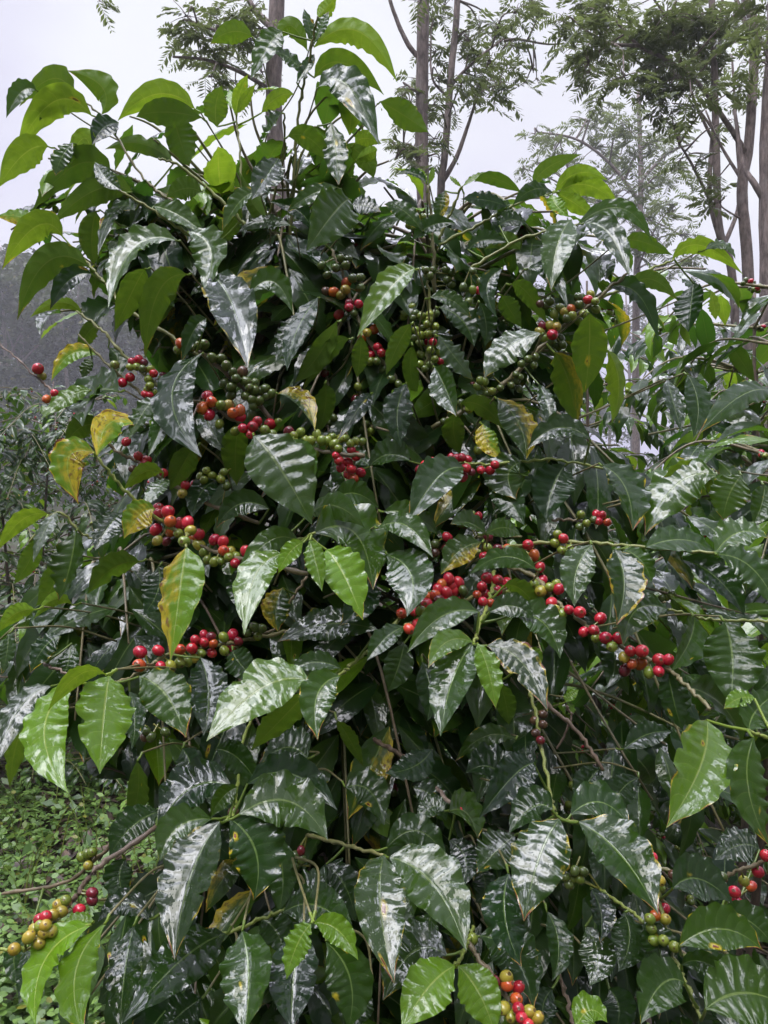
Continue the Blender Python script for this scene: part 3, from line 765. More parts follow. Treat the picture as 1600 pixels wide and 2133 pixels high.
CHERRIES = '''
330 1060 R 14 350 1066 R 14 330 1071 R 13 355 1086 O 13 377 1090 R 14 391 1088 R 13 325 1103 R 13 355 1107 O 12 372 1111 G 11 397 1105 Y 12 415 1113 R 12 401 1120 O 13 384 1128 G 13 415 1135 Y 13 328 1126 Y 11 347 1128 P 10 447 1124 R 12 465 1128 R 12 466 1147 O 12 480 1148 Y 11 425 1150 G 11 432 1166 G 10 447 1170 G 11 462 1168 G 10 477 1161 G 11 492 1158 G 10 512 1148 R 12 490 1173 R 11
292 1358 R 14 330 1355 R 12 290 1386 O 14 335 1388 R 11 355 1388 Y 13 375 1381 G 12 392 1378 G 11 404 1371 Y 11 420 1361 G 10 375 1353 O 12 400 1351 R 12 407 1333 R 11 425 1322 R 10 425 1338 R 11 440 1327 P 11 444 1341 O 10 441 1360 R 11 467 1355 G 11 466 1327 G 11 485 1322 R 12 497 1336 P 10 482 1348 R 10 530 1306 D 11 545 1309 D 11 537 1326 G 10 515 1318 D 10
862 1253 R 14 889 1258 R 13 862 1273 R 11 877 1273 G 12 852 1310 O 12 870 1301 R 13 837 1278 O 12 935 1206 R 13 955 1214 R 13 920 1217 O 11 912 1228 R 12 892 1243 O 11 907 1240 O 12 930 1235 R 13 949 1251 R 13 926 1257 R 12 945 1231 R 11 965 1231 D 11 1015 1204 R 13 1037 1208 R 12 1057 1215 R 12 1004 1222 R 11 1034 1230 R 13 1012 1237 R 11 994 1239 O 10 1006 1253 R 11 1055 1236 G 11 1022 1256 O 10 940 1222 R 12 915 1250 P 12
1100 1135 R 12 1113 1156 O 12 1095 1160 Y 11 1125 1182 R 11 1057 1143 O 11 1037 1143 P 11 1015 1141 G 11 1009 1159 R 11 932 1119 R 11 931 1142 P 11 907 1133 D 11 907 1151 K 11 970 1085 R 10 985 1073 G 9 997 1075 R 9 1017 1118 P 11 1174 1122 R 11 1156 1131 G 11 1171 1146 G 11 1187 1144 G 10 1162 1113 G 10
1130 1208 R 11 1114 1217 G 11 1127 1231 Y 13 1145 1223 G 11 1159 1216 G 10 1164 1227 R 12 1149 1255 R 12 1156 1270 Y 11 1171 1278 G 11 1185 1270 R 11 1208 1275 R 13 1251 1288 R 13 1216 1316 R 11 1237 1313 R 12 1241 1329 G 10 1262 1329 R 14 1289 1329 R 13 1275 1347 G 12 1313 1356 R 12 1337 1356 R 14 1300 1369 Y 12 1302 1396 P 13 1334 1382 O 14 1317 1383 O 11 1352 1401 G 12 1372 1398 R 12 1373 1374 R 14 1392 1374 R 12
951 955 R 10 962 953 R 10 975 957 R 9 940 953 R 9 947 973 R 10 971 975 R 11 982 983 P 9 965 993 R 11 955 985 R 10 1002 979 R 9 1021 979 R 11 1031 968 R 10 885 967 R 9 900 960 R 9 875 978 P 11 912 973 R 9
732 938 R 10 742 950 R 11 700 949 R 9 706 959 R 11 725 963 R 11 710 974 R 10 732 977 R 11 751 984 R 11 725 989 R 10 737 997 O 11 727 1008 G 9
552 895 G 11 567 904 G 10 582 888 G 11 602 900 P 12 600 920 G 11 617 923 G 11 626 900 G 10 635 918 G 11 647 918 G 11 660 905 G 10 670 918 G 11 682 918 G 10 692 910 G 9 697 925 G 11 710 915 G 9 720 913 G 9 730 923 G 10 655 945 G 11 647 935 G 10 742 918 G 9 755 920 G 9 612 908 G 10 640 930 G 9 705 935 G 9
432 825 R 12 441 837 O 12 422 850 O 13 436 864 R 12 460 844 G 11 475 844 Y 12 485 860 O 12 500 855 O 12 500 870 R 12 525 865 D 11 506 892 R 11 527 888 R 12 536 878 R 11 522 905 R 10 563 883 R 12 580 880 G 10 490 898 G 10 457 883 G 10
442 745 D 11 460 747 D 11 472 762 D 12 492 788 D 11 505 775 K 12 485 775 D 10 467 798 D 11 482 805 D 11 482 823 D 11 512 795 D 12 520 808 D 11 530 798 D 11 530 813 D 11 542 815 D 11 552 810 D 11 512 825 D 11 525 833 D 11 540 835 D 11 555 825 D 11 565 820 D 11 527 845 D 10 425 718 D 12 410 720 D 11 377 715 O 12 395 725 D 11 372 728 G 11 390 703 O 10
79 768 R 12 87 784 Y 10 114 819 R 9 97 831 O 9 255 797 R 10 271 786 R 10 239 760 G 10 275 753 R 9 289 749 R 10 299 755 P 9 272 764 G 9 285 764 G 9 297 768 D 9 320 778 R 9 309 790 G 9 312 803 G 9 307 813 G 9 302 821 R 8 312 823 R 8 320 818 G 8 313 769 G 8
263 920 R 10 288 950 R 10 300 964 R 9 307 957 R 9 277 977 K 9 341 985 R 10 386 1011 R 10 405 1008 R 9 380 1028 Y 11 417 993 G 9 430 980 G 9 442 990 G 9 460 998 G 10 425 1000 G 9 467 983 G 9 472 1013 D 9
700 558 D 10 720 553 D 10 725 540 D 9 710 538 D 9 670 553 D 9 682 573 D 9 735 580 D 11 750 578 D 10 750 600 D 10 722 589 O 11 720 603 Y 11 710 615 Y 10 695 608 O 11 679 606 K 10 706 655 R 11 727 640 R 10 747 633 R 10 737 653 D 9 715 663 D 9 727 630 P 9 780 686 O 11 765 693 Y 10 755 704 O 10 787 723 R 10 795 735 R 10 772 740 R 10 772 753 G 10 785 753 D 10 800 770 D 10 815 790 D 10 830 800 D 9 775 725 P 9
865 653 D 9 877 658 G 9 895 655 G 9 907 653 D 9 862 662 D 9 895 665 G 9 907 680 G 9 890 675 G 9 880 683 D 9 867 688 G 9 892 695 G 9 905 695 D 9 877 698 G 9 865 703 D 9 892 713 R 9 902 712 R 9 907 722 G 9 917 734 G 9 875 715 D 9 897 729 G 9 905 748 G 9 918 752 R 9 877 738 G 9 875 758 G 9 895 760 D 9 885 768 D 9
887 563 D 9 902 563 D 9 895 575 D 9 930 563 D 9 942 568 D 9 932 583 D 9 940 593 D 9 965 598 D 9 1000 588 D 9 985 604 G 9 998 605 R 10 955 625 D 9 967 628 D 9 985 565 D 9 977 628 D 9
1145 628 D 10 1137 637 D 9 1125 633 K 9 1167 642 G 10 1155 655 G 10 1177 650 Y 10 1190 644 O 10 1207 635 D 10 1225 624 R 10 1240 628 G 9 1241 644 G 10 1192 658 G 10 1205 668 G 10 1215 653 G 9 1205 620 D 10 1231 613 Y 9 1130 679 P 10 1147 679 Y 11 1160 680 Y 10 1151 697 R 12 1125 692 Y 11 1134 704 G 11 1150 710 D 10 1167 705 D 10 1160 723 D 10 1152 733 D 9 1172 718 D 9 1180 664 D 10
1100 748 D 9 1115 743 D 9 1112 760 D 9 1087 758 D 9 1000 793 G 9 1010 795 G 9 995 805 G 9 1020 778 D 9 1025 815 G 9 1000 830 D 9 1015 820 D 9 977 853 G 9 1075 780 D 8 1083 785 D 8 1077 793 D 8 1065 803 D 8 1042 808 D 8 1082 810 D 8 960 840 D 9 940 862 D 9 925 878 D 9
95 1910 R 10 84 1915 R 9 110 1906 Y 9 72 1935 Y 11 95 1928 Y 11 85 1929 G 10 60 1952 Y 11 76 1951 Y 11 92 1942 Y 10 107 1940 Y 10 82 1965 Y 9 30 1977 Y 10 122 1885 Y 12 137 1876 G 10 129 1899 Y 9 192 1860 P 11 192 1874 P 11 165 1895 R 10 170 1785 G 9 182 1779 G 9 192 1775 G 9 184 1803 Y 10
627 1772 P 10 615 1782 D 9 629 1790 D 10 617 1802 D 9 486 1692 K 12 305 1523 D 9 315 1535 D 9 302 1535 K 8 345 1525 D 9
1055 2035 Y 14 1057 2052 O 13 1080 2056 R 13 1037 2062 R 13 1031 2045 P 10 1076 2081 O 13 1050 2100 Y 14 1080 2101 R 12 1087 2120 R 13 1102 2107 Y 14 1120 2120 Y 13 1065 2117 Y 12 1075 2135 Y 12 985 1956 G 11 1100 2135 R 12
1177 1803 Y 9 1197 1814 D 10 1177 1825 D 9 1192 1830 G 9 1207 1831 G 10 1185 1842 D 9 1215 1815 D 9 1359 1786 R 11 1345 1772 Y 9 1360 1802 G 9 1375 1834 Y 10 1375 1850 G 10 1384 1893 R 12 1365 1907 O 10 1386 1915 Y 11 1354 1914 G 10 1357 1935 G 10 1362 1959 G 10 1382 1959 G 10 1405 1972 G 9
1418 1815 P 10 1402 1822 K 9 1505 1827 D 10 1487 1832 D 9 1550 1835 Y 11 1565 1846 O 11 1579 1816 R 13 1530 1858 R 13 1535 1881 R 12 1595 1782 R 11
1131 1488 K 10 1113 1501 K 10 1131 1509 K 10 1116 1527 K 10 1126 1542 P 9 955 1686 R 9 1242 1071 R 9 1237 1083 D 8 1210 1072 G 9 1247 1086 R 9 1265 1088 O 8 1207 1097 D 8 1254 1073 R 8 1222 1090 G 8
'''
# ------------------------------------------------------------------ the setting: ground, soil
rg = np.random.default_rng(5)
def ground():
    xs = np.concatenate([np.linspace(-160, -8, 20), np.linspace(-7.5, 7.5, 61), np.linspace(8, 160, 20)])
    ys = np.concatenate([np.linspace(-30, -3, 10), np.linspace(-2.5, 12, 59), np.linspace(13, 220, 30)])
    A = Acc(); X, Y = np.meshgrid(xs, ys, indexing='ij')
    Z = 0.03 * np.sin(X * 2.1 + 1) * np.cos(Y * 1.7) + 0.02 * np.sin(X * 5.3) * np.sin(Y * 4.1)
    far = np.clip((Y - 20) / 60, 0, 1); Z = Z + 3.0 * far ** 2 * np.clip((-X + 5) / 20, 0, 1)
    V = np.stack([X, Y, Z], -1).reshape(-1, 3); n = len(ys)
    i, j = np.meshgrid(np.arange(len(xs) - 1), np.arange(n - 1), indexing='ij'); b = i * n + j
    A.add(V, np.stack([b, b + n, b + n + 1, b + 1], -1).reshape(-1, 4))
    return tag(A.build('ground', SOIL), kind='structure')
ground()

# ------------------------------------------------------------------ foliage of the distance
def cards(acc, C, size, rng, up=0.4, t=None, aspect=0.55):
    """one pointed leaf (two triangles folded on the midrib) at every centre"""
    k = len(C); n = rng.normal(size=(k, 3)); n[:, 2] = np.abs(n[:, 2]) + up; n /= np.linalg.norm(n, axis=1)[:, None]
    d = rng.normal(size=(k, 3)); d[:, 2] -= 0.5; d -= n * np.sum(d * n, 1)[:, None]; d /= np.linalg.norm(d, axis=1)[:, None] + 1e-9
    s = np.cross(d, n); L = size * rng.uniform(0.6, 1.3, k)[:, None]; w = L * aspect * 0.5
    V = np.stack([C - d * L * .5, C + s * w + n * L * .06, C + d * L * .5 - n * L * .08, C - s * w + n * L * .06], 1).reshape(-1, 3)
    b = np.arange(k) * 4
    base = acc.n
    acc.V.append(V); acc.Fq.append(np.stack([b, b + 1, b + 2, b + 3], -1) + base); acc.n += 4 * k
    tt = np.zeros((k, 4)); tt[:, 0] = rng.uniform(0, 1, k) if t is None else t; tt[:, 1] = (rng.random(k) < 0.06) * rng.uniform(0, 1, k)
    acc.t1.append(np.repeat(tt, 4, 0)); acc.t2.append(np.zeros((4 * k, 4))); acc.uv.append(np.zeros((4 * k, 3)))

def far_wood():
    rng = np.random.default_rng(21); A = Acc(); T = Acc()
    for k in range(106):
        right = k >= 84
        y = rng.uniform(100, 140) if right else rng.uniform(70, 105); x = rng.uniform(-.1, .62) * y if right else rng.uniform(-0.85, 0.06) * y
        prof = 505 + 0.05 * max(-100, x / y * F + CX) + rng.uniform(-10, 60) + (y < 80) * 50 + right * 30
        top = CZ + (CY - prof) / F * y; base = 0.5
        r = rng.uniform(3.6, 6.6)
        for j in range(12):
            c = np.array([x + rng.normal() * r * .65, y + rng.normal() * r * .5, max(1.0, top - r * 0.5 - rng.uniform(0, 1) ** 1.3 * (top - 3) * .9)])
            rr = r * rng.uniform(0.34, 0.65)
            q = rng.normal(size=(260, 3)); q /= np.linalg.norm(q, axis=1)[:, None]; q *= rng.uniform(.35, 1.0, 260)[:, None] * rr * np.array([1, 1, .75])
            cards(A, c + q, 0.68, rng, 0.5, np.clip(rng.normal(rng.uniform(.15, .8), .2, 260), 0, 1), 0.6)
        lean = rng.normal() * 2.2
        tube(T, smooth_path([(x, y, -.5), (x + lean * .4, y, top * .45), (x + lean, y, top - 0.5)], 4), np.linspace(.42, .1, 9), 6)
        for j in range(3):
            a = rng.uniform(0, 6.28); z0 = top * rng.uniform(.35, .7)
            tube(T, smooth_path([(x + lean * .4, y, z0), (x + lean * .4 + math.cos(a) * 1.4, y + math.sin(a), z0 + 1.6), (x + math.cos(a) * 2.6, y + math.sin(a) * 2, z0 + 3.4)], 3), np.linspace(.18, .06, 7), 5)
    w = A.build('distant_wood', FARL, loc=(-18, 85, 0)); tag(w, kind='stuff')
    tag(T.build('distant_trunks', TRUNK, loc=(-18, 85, 0)), kind='stuff')
far_wood()

def fronds(acc, C, size, rng, tone):
    """feathery compound leaves: a drooping rachis with pairs of narrow leaflets"""
    k = len(C); NP = 8
    az = rng.uniform(0, 6.28, k); el = rng.uniform(-.5, .35, k); L = size * rng.uniform(.7, 1.25, k)
    d0 = np.stack([np.cos(az) * np.cos(el), np.sin(az) * np.cos(el), np.sin(el)], 1)
    side = np.stack([-np.sin(az), np.cos(az), rng.normal(0, .25, k)], 1); side /= np.linalg.norm(side, axis=1)[:, None]
    Vs, b = [], 0; nv = 0; VV = []; Q = []
    for i in range(NP):
        u = (i + 0.6) / NP
        p = C + (d0 * u + np.array([0, 0, -.42]) * u * u) * L[:, None]
        for sg in (-1, 1):
            ll = L * (0.36 * math.sin(math.pi * (0.16 + 0.78 * u)) + .06) * rng.uniform(.8, 1.2, k)
            dd = sg * side + d0 * 0.55 + np.array([0, 0, -.45]) + rng.normal(0, .18, (k, 3)); dd /= np.linalg.norm(dd, axis=1)[:, None]
            ww = np.cross(dd, d0 + rng.normal(0, .1, (k, 3))); ww = np.cross(ww, dd); ww /= np.linalg.norm(ww, axis=1)[:, None] + 1e-9
            w = (ll * .17)[:, None]; l3 = ll[:, None]
            VV.append(np.stack([p, p + dd * l3 * .45 + ww * w, p + dd * l3, p + dd * l3 * .45 - ww * w], 1))
    VV = np.concatenate(VV, 0); m = len(VV); bb = np.arange(m) * 4 + acc.n
    acc.V.append(VV.reshape(-1, 3)); acc.Fq.append(np.stack([bb, bb + 1, bb + 2, bb + 3], -1)); acc.n += 4 * m
    tt = np.zeros((m, 4)); tt[:, 0] = np.clip(np.tile(rng.normal(tone, .2, k), 2 * NP), 0, 1)
    acc.t1.append(np.repeat(tt, 4, 0)); acc.t2.append(np.zeros((4 * m, 4))); acc.uv.append(np.zeros((4 * m, 3)))
    # rachis as a thin blade
    e = C + (d0 + np.array([0, 0, -.42])) * L[:, None]; md = C + (d0 * .5 + np.array([0, 0, -.105])) * L[:, None]
    w = side * (L * .008)[:, None]
    V = np.stack([C - w, C + w, md + w, md - w, e + w * .4, e - w * .4], 1); bb = np.arange(k) * 6 + acc.n
    acc.V.append(V.reshape(-1, 3)); acc.Fq.append(np.concatenate([np.stack([bb, bb + 1, bb + 2, bb + 3], -1), np.stack([bb + 3, bb + 2, bb + 4, bb + 5], -1)])); acc.n += 6 * k
    acc.t1.append(np.zeros((6 * k, 4))); acc.t2.append(np.zeros((6 * k, 4))); acc.uv.append(np.zeros((6 * k, 3)))

def shade_tree(label, d, trunk, tr, limbs, blobs, seed, dens=1.0, size=46, tone=.4, depth=.5, grp='shade trees over the coffee'):
    """trunk: list of (px,py); limbs: list of (radius px, [(px,py,dd)...]); blobs: (px,py,r) sprays of feathery leaves"""
    rng = np.random.default_rng(seed); s = d / F
    base = P(trunk[-1][0], trunk[-1][1], d); base[2] = 0.0
    root = empty('shade_tree', tuple(base), label, 'tree', grp)
    pts = [P(x, y, d) for x, y in trunk] + [base + np.array([0, 0, -.1])]
    sp = smooth_path(pts, 8); A = Acc()
    rad = np.linspace(tr[0], tr[1], len(sp)) * s
    tube(A, sp, rad, 14, rough=.05, rng=rng); A.build('trunk', TRUNK, root)
    lp = [np.array(q) for q in sp[:-8]]
    for r, pl in limbs:
        A = Acc(); q = smooth_path([P(x, y, d + dd) for x, y, dd in pl], 6)
        tube(A, q, np.linspace(r, r * .45, len(q)) * s, 8, rough=.06, rng=rng); A.build('limb', TRUNK, root); lp += q
    A = Acc(); B = Acc(); lp = np.array(lp)
    for bx, by, br in blobs:
        dd = rng.normal(0, depth); c = P(bx, by, d + dd); rr = br * s
        k = max(4, int(dens * (br / 10.0) ** 2 * 0.66))
        q = rng.normal(size=(k, 3)); q /= np.linalg.norm(q, axis=1)[:, None]; q *= (rng.uniform(.1, 1, k) ** .55)[:, None] * rr * np.array([.85, .9, .75])
        fronds(A, c + q, size * s, rng, tone)
        # twigs from the nearest wood into the spray
        near = lp[np.argmin(np.linalg.norm(lp - c, axis=1) + np.maximum(0, lp[:, 2] - c[2]) * .3)]
        m = (near + c) / 2 + np.array([rng.normal() * rr * .2, rng.normal() * rr * .2, rr * .35])
        tube(B, smooth_path([near, m, c], 5), np.linspace(2.4, .9, 11) * s, 5)
        for z in q[:: max(1, k // 7)]:
            tube(B, smooth_path([c - z * .2, c + z * .5 + np.array([0, 0, .06 * rr]), c + z], 3), np.linspace(1.0, .5, 7) * s, 4, cap=False)
    A.build('crown', FERN, root); B.build('twigs', TRUNK, root)['kind'] = 'stuff'
    return root

shade_tree('broad grey trunk behind the topmost coffee leaves with feathery sprays on its left', 9.0, [(582, -400), (577, 0), (570, 200), (580, 420), (588, 640)], (15, 20),
    [(9, [(572, 60, 0), (530, 20, .2), (490, -60, .3)]), (5, [(570, 130, 0), (510, 90, -.2), (440, 60, -.3), (385, 40, -.3)]), (5, [(568, 190, 0), (500, 150, -.3), (430, 125, -.4), (360, 118, -.4)]), (4, [(500, -60, .2), (330, -70, 0), (210, -20, 0)])],
    [(390, 35, 44), (440, 30, 45), (400, 78, 42), (370, 100, 30), (450, 85, 50), (420, 122, 44), (470, 130, 50), (440, 160, 42), (500, 50, 50), (505, 100, 45), (525, 20, 45), (545, 150, 35), (208, 2, 16), (545, 60, 40), (490, 175, 30)], 31, 1.0, 44, .45)
shade_tree('slim straight bare trunk left of the thin forked tree with one bare limb rising left', 11.0, [(885, -500), (882, 0), (878, 300), (886, 480), (890, 640)], (12, 16),
    [(6, [(878, 125, 0), (852, 95, 0), (826, 40, 0), (806, -30, 0), (780, -200, .2)]), (3, [(880, 330, 0), (850, 300, -.2), (825, 330, -.3)]), (3, [(880, 200, 0), (855, 185, -.2), (838, 200, -.2)])],
    [(845, 180, 34), (855, 215, 38), (838, 240, 30), (865, 260, 34), (840, 310, 40), (872, 330, 44), (850, 335, 36), (905, 290, 36), (915, 330, 30), (868, 165, 26), (905, 240, 34), (875, 5, 34), (820, 300, 26)], 32, .8, 46, .35)
shade_tree('thin pale tree forking low beside the slim straight trunk, one arm broken off', 11.6, [(960, -300), (953, 0), (940, 150), (926, 330), (919, 384), (915, 640)], (6, 9),
    [(6, [(920, 382, 0), (950, 330, 0), (972, 270, 0), (990, 214, 0)]), (4, [(938, 180, 0), (965, 150, 0), (1000, 118, -.2), (1050, 80, -.2)]), (3, [(930, 200, 0), (900, 160, 0), (898, 60, 0)]), (3, [(1050, 85, -.2), (1080, 82, -.2), (1140, 92, -.3), (1180, 90, -.3)]), (2, [(1111, 90, -.2), (1112, 120, -.2), (1111, 152, -.2)])],
    [(925, 15, 44), (900, 40, 34), (975, 85, 48), (1000, 60, 45), (1040, 55, 46), (1075, 25, 44), (985, 130, 44), (1020, 130, 40), (1000, 175, 44), (1040, 175, 42), (1060, 135, 40), (905, 110, 40), (915, 160, 40), (960, 180, 40), (1030, 205, 32), (1110, 8, 40), (1118, 165, 26), (1095, 172, 20), (905, 215, 28), (1060, 95, 36), (950, 240, 24)], 33, 1.0, 44, .3)
shade_tree('leaning grey tree with a bent limb and the dark feathery crown at upper right', 9.6, [(1560, -420), (1552, -40), (1572, 70), (1560, 300), (1546, 400), (1560, 640)], (8, 12),
    [(7, [(1568, 75, 0), (1545, 30, .1), (1520, -40, .2)]), (6, [(1555, 320, 0), (1510, 250, -.2), (1455, 175, -.4), (1390, 125, -.5), (1330, 95, -.5), (1280, 40, -.5)]), (4, [(1330, 95, -.5), (1270, 90, -.6), (1215, 60, -.6)]), (4, [(1420, 150, -.4), (1400, 60, -.5), (1350, -20, -.6)]), (4, [(1548, 380, 0), (1500, 300, .3), (1470, 230, .4)])],
    [(1175, 45, 45), (1215, 20, 45), (1240, 60, 60), (1195, 100, 45), (1225, 130, 44), (1205, 150, 30), (1225, 150, 30), (1290, 30, 70), (1340, 70, 70), (1390, 30, 75), (1310, 110, 60), (1370, 110, 70), (1420, 90, 65), (1450, 45, 60), (1300, 160, 50), (1350, 170, 60), (1410, 160, 60), (1460, 120, 55), (1500, 40, 55), (1560, 70, 45), (1440, 200, 50), (1380, 210, 50), (1480, 390, 38), (1500, 420, 30), (1260, 10, 50), (1500, 100, 46), (1545, 20, 40)], 34, 1.15, 46, .3, .7)
shade_tree('thin double stemmed tree left of the leaning grey tree with steep pale limbs', 10.6, [(1470, -300), (1485, 60), (1492, 300), (1498, 470), (1530, 640)], (6, 9),
    [(6, [(1500, 500, 0), (1478, 400, 0), (1488, 240, .1), (1498, 90, .2), (1510, -60, .2)]), (4, [(1490, 300, 0), (1455, 230, -.1), (1430, 160, -.2)]), (4, [(1485, 430, 0), (1440, 340, -.2), (1415, 300, -.3)]), (5, [(1505, 520, 0), (1540, 420, .1), (1535, 290, .2), (1525, 120, .3)]), (3, [(1492, 280, 0), (1450, 225, 0), (1400, 215, 0)])],
    [(1455, 10, 50), (1500, 150, 44), (1440, 150, 50), (1410, 260, 40), (1420, 330, 36), (1470, 330, 30), (1540, 180, 40), (1560, 200, 34), (1520, 250, 28), (1480, 60, 50), (1400, 235, 34)], 35, .85, 42, .3)
shade_tree('thickest pale trunk cut off by the right edge of the picture', 7.6, [(1640, -420), (1618, 60), (1604, 330), (1606, 660)], (18, 23),
    [(8, [(1594, 420, 0), (1570, 380, 0), (1548, 340, .1), (1530, 230, .2)])], [(1580, 70, 34), (1596, 20, 40), (1640, 60, 60), (1560, 130, 30)], 36, .8, 60, .3)
shade_tree('hazy round crowned tree farther back left of the thin double stemmed one', 38.0, [(1330, 190), (1335, 400), (1325, 640)], (4, 9),
    [(4, [(1332, 420, 0), (1270, 340, 0), (1200, 290, 0), (1120, 275, 0)]), (4, [(1332, 380, 0), (1390, 320, 0), (1440, 300, 0)]), (3, [(1333, 450, 0), (1290, 430, 0), (1220, 420, -.5)])],
    [(1115, 280, 24), (1140, 300, 30), (1120, 340, 28), (1165, 290, 40), (1180, 340, 44), (1140, 360, 34), (1220, 250, 46), (1250, 220, 42), (1240, 310, 60), (1300, 260, 60), (1290, 330, 60), (1350, 300, 60), (1400, 290, 50), (1250, 390, 56), (1310, 400, 60), (1370, 370, 60), (1420, 350, 44), (1340, 450, 60), (1280, 450, 50), (1400, 430, 50), (1370, 500, 50), (1320, 520, 44), (1200, 400, 40), (1420, 490, 40), (1440, 540, 44), (1390, 560, 40), (1090, 350, 18), (1030, 420, 22), (1000, 410, 18)], 37, 1.7, 32, .55, 2.4)

# ------------------------------------------------------------------ lower growth: ground herbs, litter
def herbs():
    rng = np.random.default_rng(8); A = Acc()
    k = 40000; y = 1.9 + rng.random(k) ** 1.4 * 7.5; x = rng.uniform(-.85, .12, k) * y + np.where(rng.random(k) < .12, rng.uniform(0, .6, k) * y, 0)
    keep = np.sin(x * 3.1 + 2) * np.cos(y * 2.3) + rng.normal(0, .5, k) > -.75; x, y = x[keep], y[keep]; k = len(x)
    z = rng.random(k) ** 1.5 * .16 + .03 + .07 * np.sin(x * 4) * np.sin(y * 3.3)
    C = np.stack([x, y, np.maximum(z, .015)], 1)
    # rounded trefoil leaflets: three small discs each
    for a in range(3):
        th = rng.uniform(0, 6.28, k) if a == 0 else th + 2.1
        r = .0105 * rng.uniform(.6, 1.3, k); c = C + np.stack([np.cos(th) * r * .9, np.sin(th) * r * .9, rng.normal(0, .003, k)], 1)
        n = rng.normal(0, .35, (k, 3)); n[:, 2] = 1; n /= np.linalg.norm(n, axis=1)[:, None]
        e1 = np.cross(n, [0, 1, .1]); e1 /= np.linalg.norm(e1, axis=1)[:, None]; e2 = np.cross(n, e1)
        V = []
        for q in range(6):
            t = q * math.pi / 3; V.append(c + (e1 * math.cos(t) + e2 * math.sin(t)) * r[:, None])
        V = np.stack(V, 1); b = np.arange(k) * 6 + A.n
        A.V.append(V.reshape(-1, 3)); A.Fq.append(np.concatenate([np.stack([b, b + 1, b + 2, b + 3], -1), np.stack([b, b + 3, b + 4, b + 5], -1)])); A.n += 6 * k
        tt = np.zeros((k, 4)); tt[:, 0] = np.clip(rng.normal(.5, .3, k), 0, 1); tt[:, 1] = (rng.random(k) < .03) * .8
        A.t1.append(np.repeat(tt, 6, 0)); A.t2.append(np.zeros((6 * k, 4))); A.uv.append(np.zeros((6 * k, 3)))
    k = 5200; y = 2.1 + rng.random(k) ** 1.3 * 6; x = rng.uniform(-.56, .0, k) * y; s_ = np.sin(x * 2.3) * np.sin(y * 1.9 + 1) + rng.normal(0, .4, k) > -.1; x, y = x[s_], y[s_]; k = len(x)
    cards(A, np.stack([x, y, .05 + rng.random(k) * .2], 1), .052, rng, .9, np.clip(rng.normal(.35, .3, k), 0, 1), .5)
    for i in range(500):                                        # grass blades and stalks
        yy = rng.uniform(2.2, 7); xx = rng.uniform(-.56, -.05) * yy; a = rng.uniform(0, 6.28); hh = rng.uniform(.12, .4)
        tube(A, [(xx, yy, .0), (xx + .06 * math.cos(a), yy + .06 * math.sin(a), hh * .7), (xx + .2 * math.cos(a) * hh * 2, yy + .2 * math.sin(a) * hh * 2, hh)], [.003, .0022, .0008], 4, t1=(rng.uniform(0, 1), rng.uniform(0, .7), 0, 0), cap=False)
    tag(A.build('ground_cover', HERB, loc=(-1, 3.5, 0)), kind='stuff')
    B = Acc(); k = 5000; y = 1.0 + rng.random(k) ** 1.2 * 4; x = rng.uniform(-.5, .62, k) * y
    cards(B, np.stack([x, y, .02 + rng.random(k) * .05], 1), .085, rng, 1.6, np.zeros(k), .5)
    for i in range(400):
        y = rng.uniform(1.0, 5.5); x = rng.uniform(-.5, .6) * y; a = rng.uniform(0, 6.28); l = rng.uniform(.1, .35)
        tube(B, [(x, y, .05), (x + math.cos(a) * l * .5, y + math.sin(a) * l * .5, .05 + rng.uniform(0, .1)), (x + math.cos(a) * l, y + math.sin(a) * l, .04)], [.004, .003, .002], 4)
    tag(B.build('leaf_litter', LITTER, loc=(0, 2.5, 0)), kind='stuff')
herbs()

# ------------------------------------------------------------------ coffee: shared pieces
def inside(x, y, poly):
    c = False; n = len(poly); j = n - 1
    for i in range(n):
        xi, yi = poly[i]; xj, yj = poly[j]
        if (yi > y) != (yj > y) and x < (xj - xi) * (y - yi) / (yj - yi) + xi: c = not c
        j = i
    return c
def tints(code, rng):
    c = code[0]; young = {'D': rng.uniform(.0, .12), 'M': rng.uniform(.09, .24), 'B': rng.uniform(.66, .92)}[c]
    if 'u' in code: young = min(.95, young + .22)
    y = code.count('y') * .32; s = code.count('s') * .5 + (rng.uniform(.12, .35) if rng.random() < .5 else 0); e = code.count('e') * .42 + (rng.uniform(.1, .35) if rng.random() < .25 else 0)
    return (young, min(y, .85), min(s, .8), rng.random()), (min(e, .9), .25 + .38 * min(2, code.count('g')), rng.random(), 0)

def hang_leaf(acc, B, direc, L, w, n, rng, tone, nu=14, nv=8):
    """a leaf of the interior: base, heading, length, width, upper side"""
    B = np.asarray(B); d = unit(direc); n = unit(n - d * np.dot(n, d)); droop = rng.uniform(.08, .22) * L
    T = B + d * L - n * droop * .4; M = B + d * L * .52 + n * droop * .55
    V, Fs, uv = leaf_geo(B, M, T, n, w / 2, nu, nv, rng, rng.uniform(-.35, .55), rng.uniform(.05, .11), rng.uniform(.05, .16), rng.normal(0, .5))
    t1, t2 = tints(tone, rng); acc.add(V, Fs, uv, t1, t2)

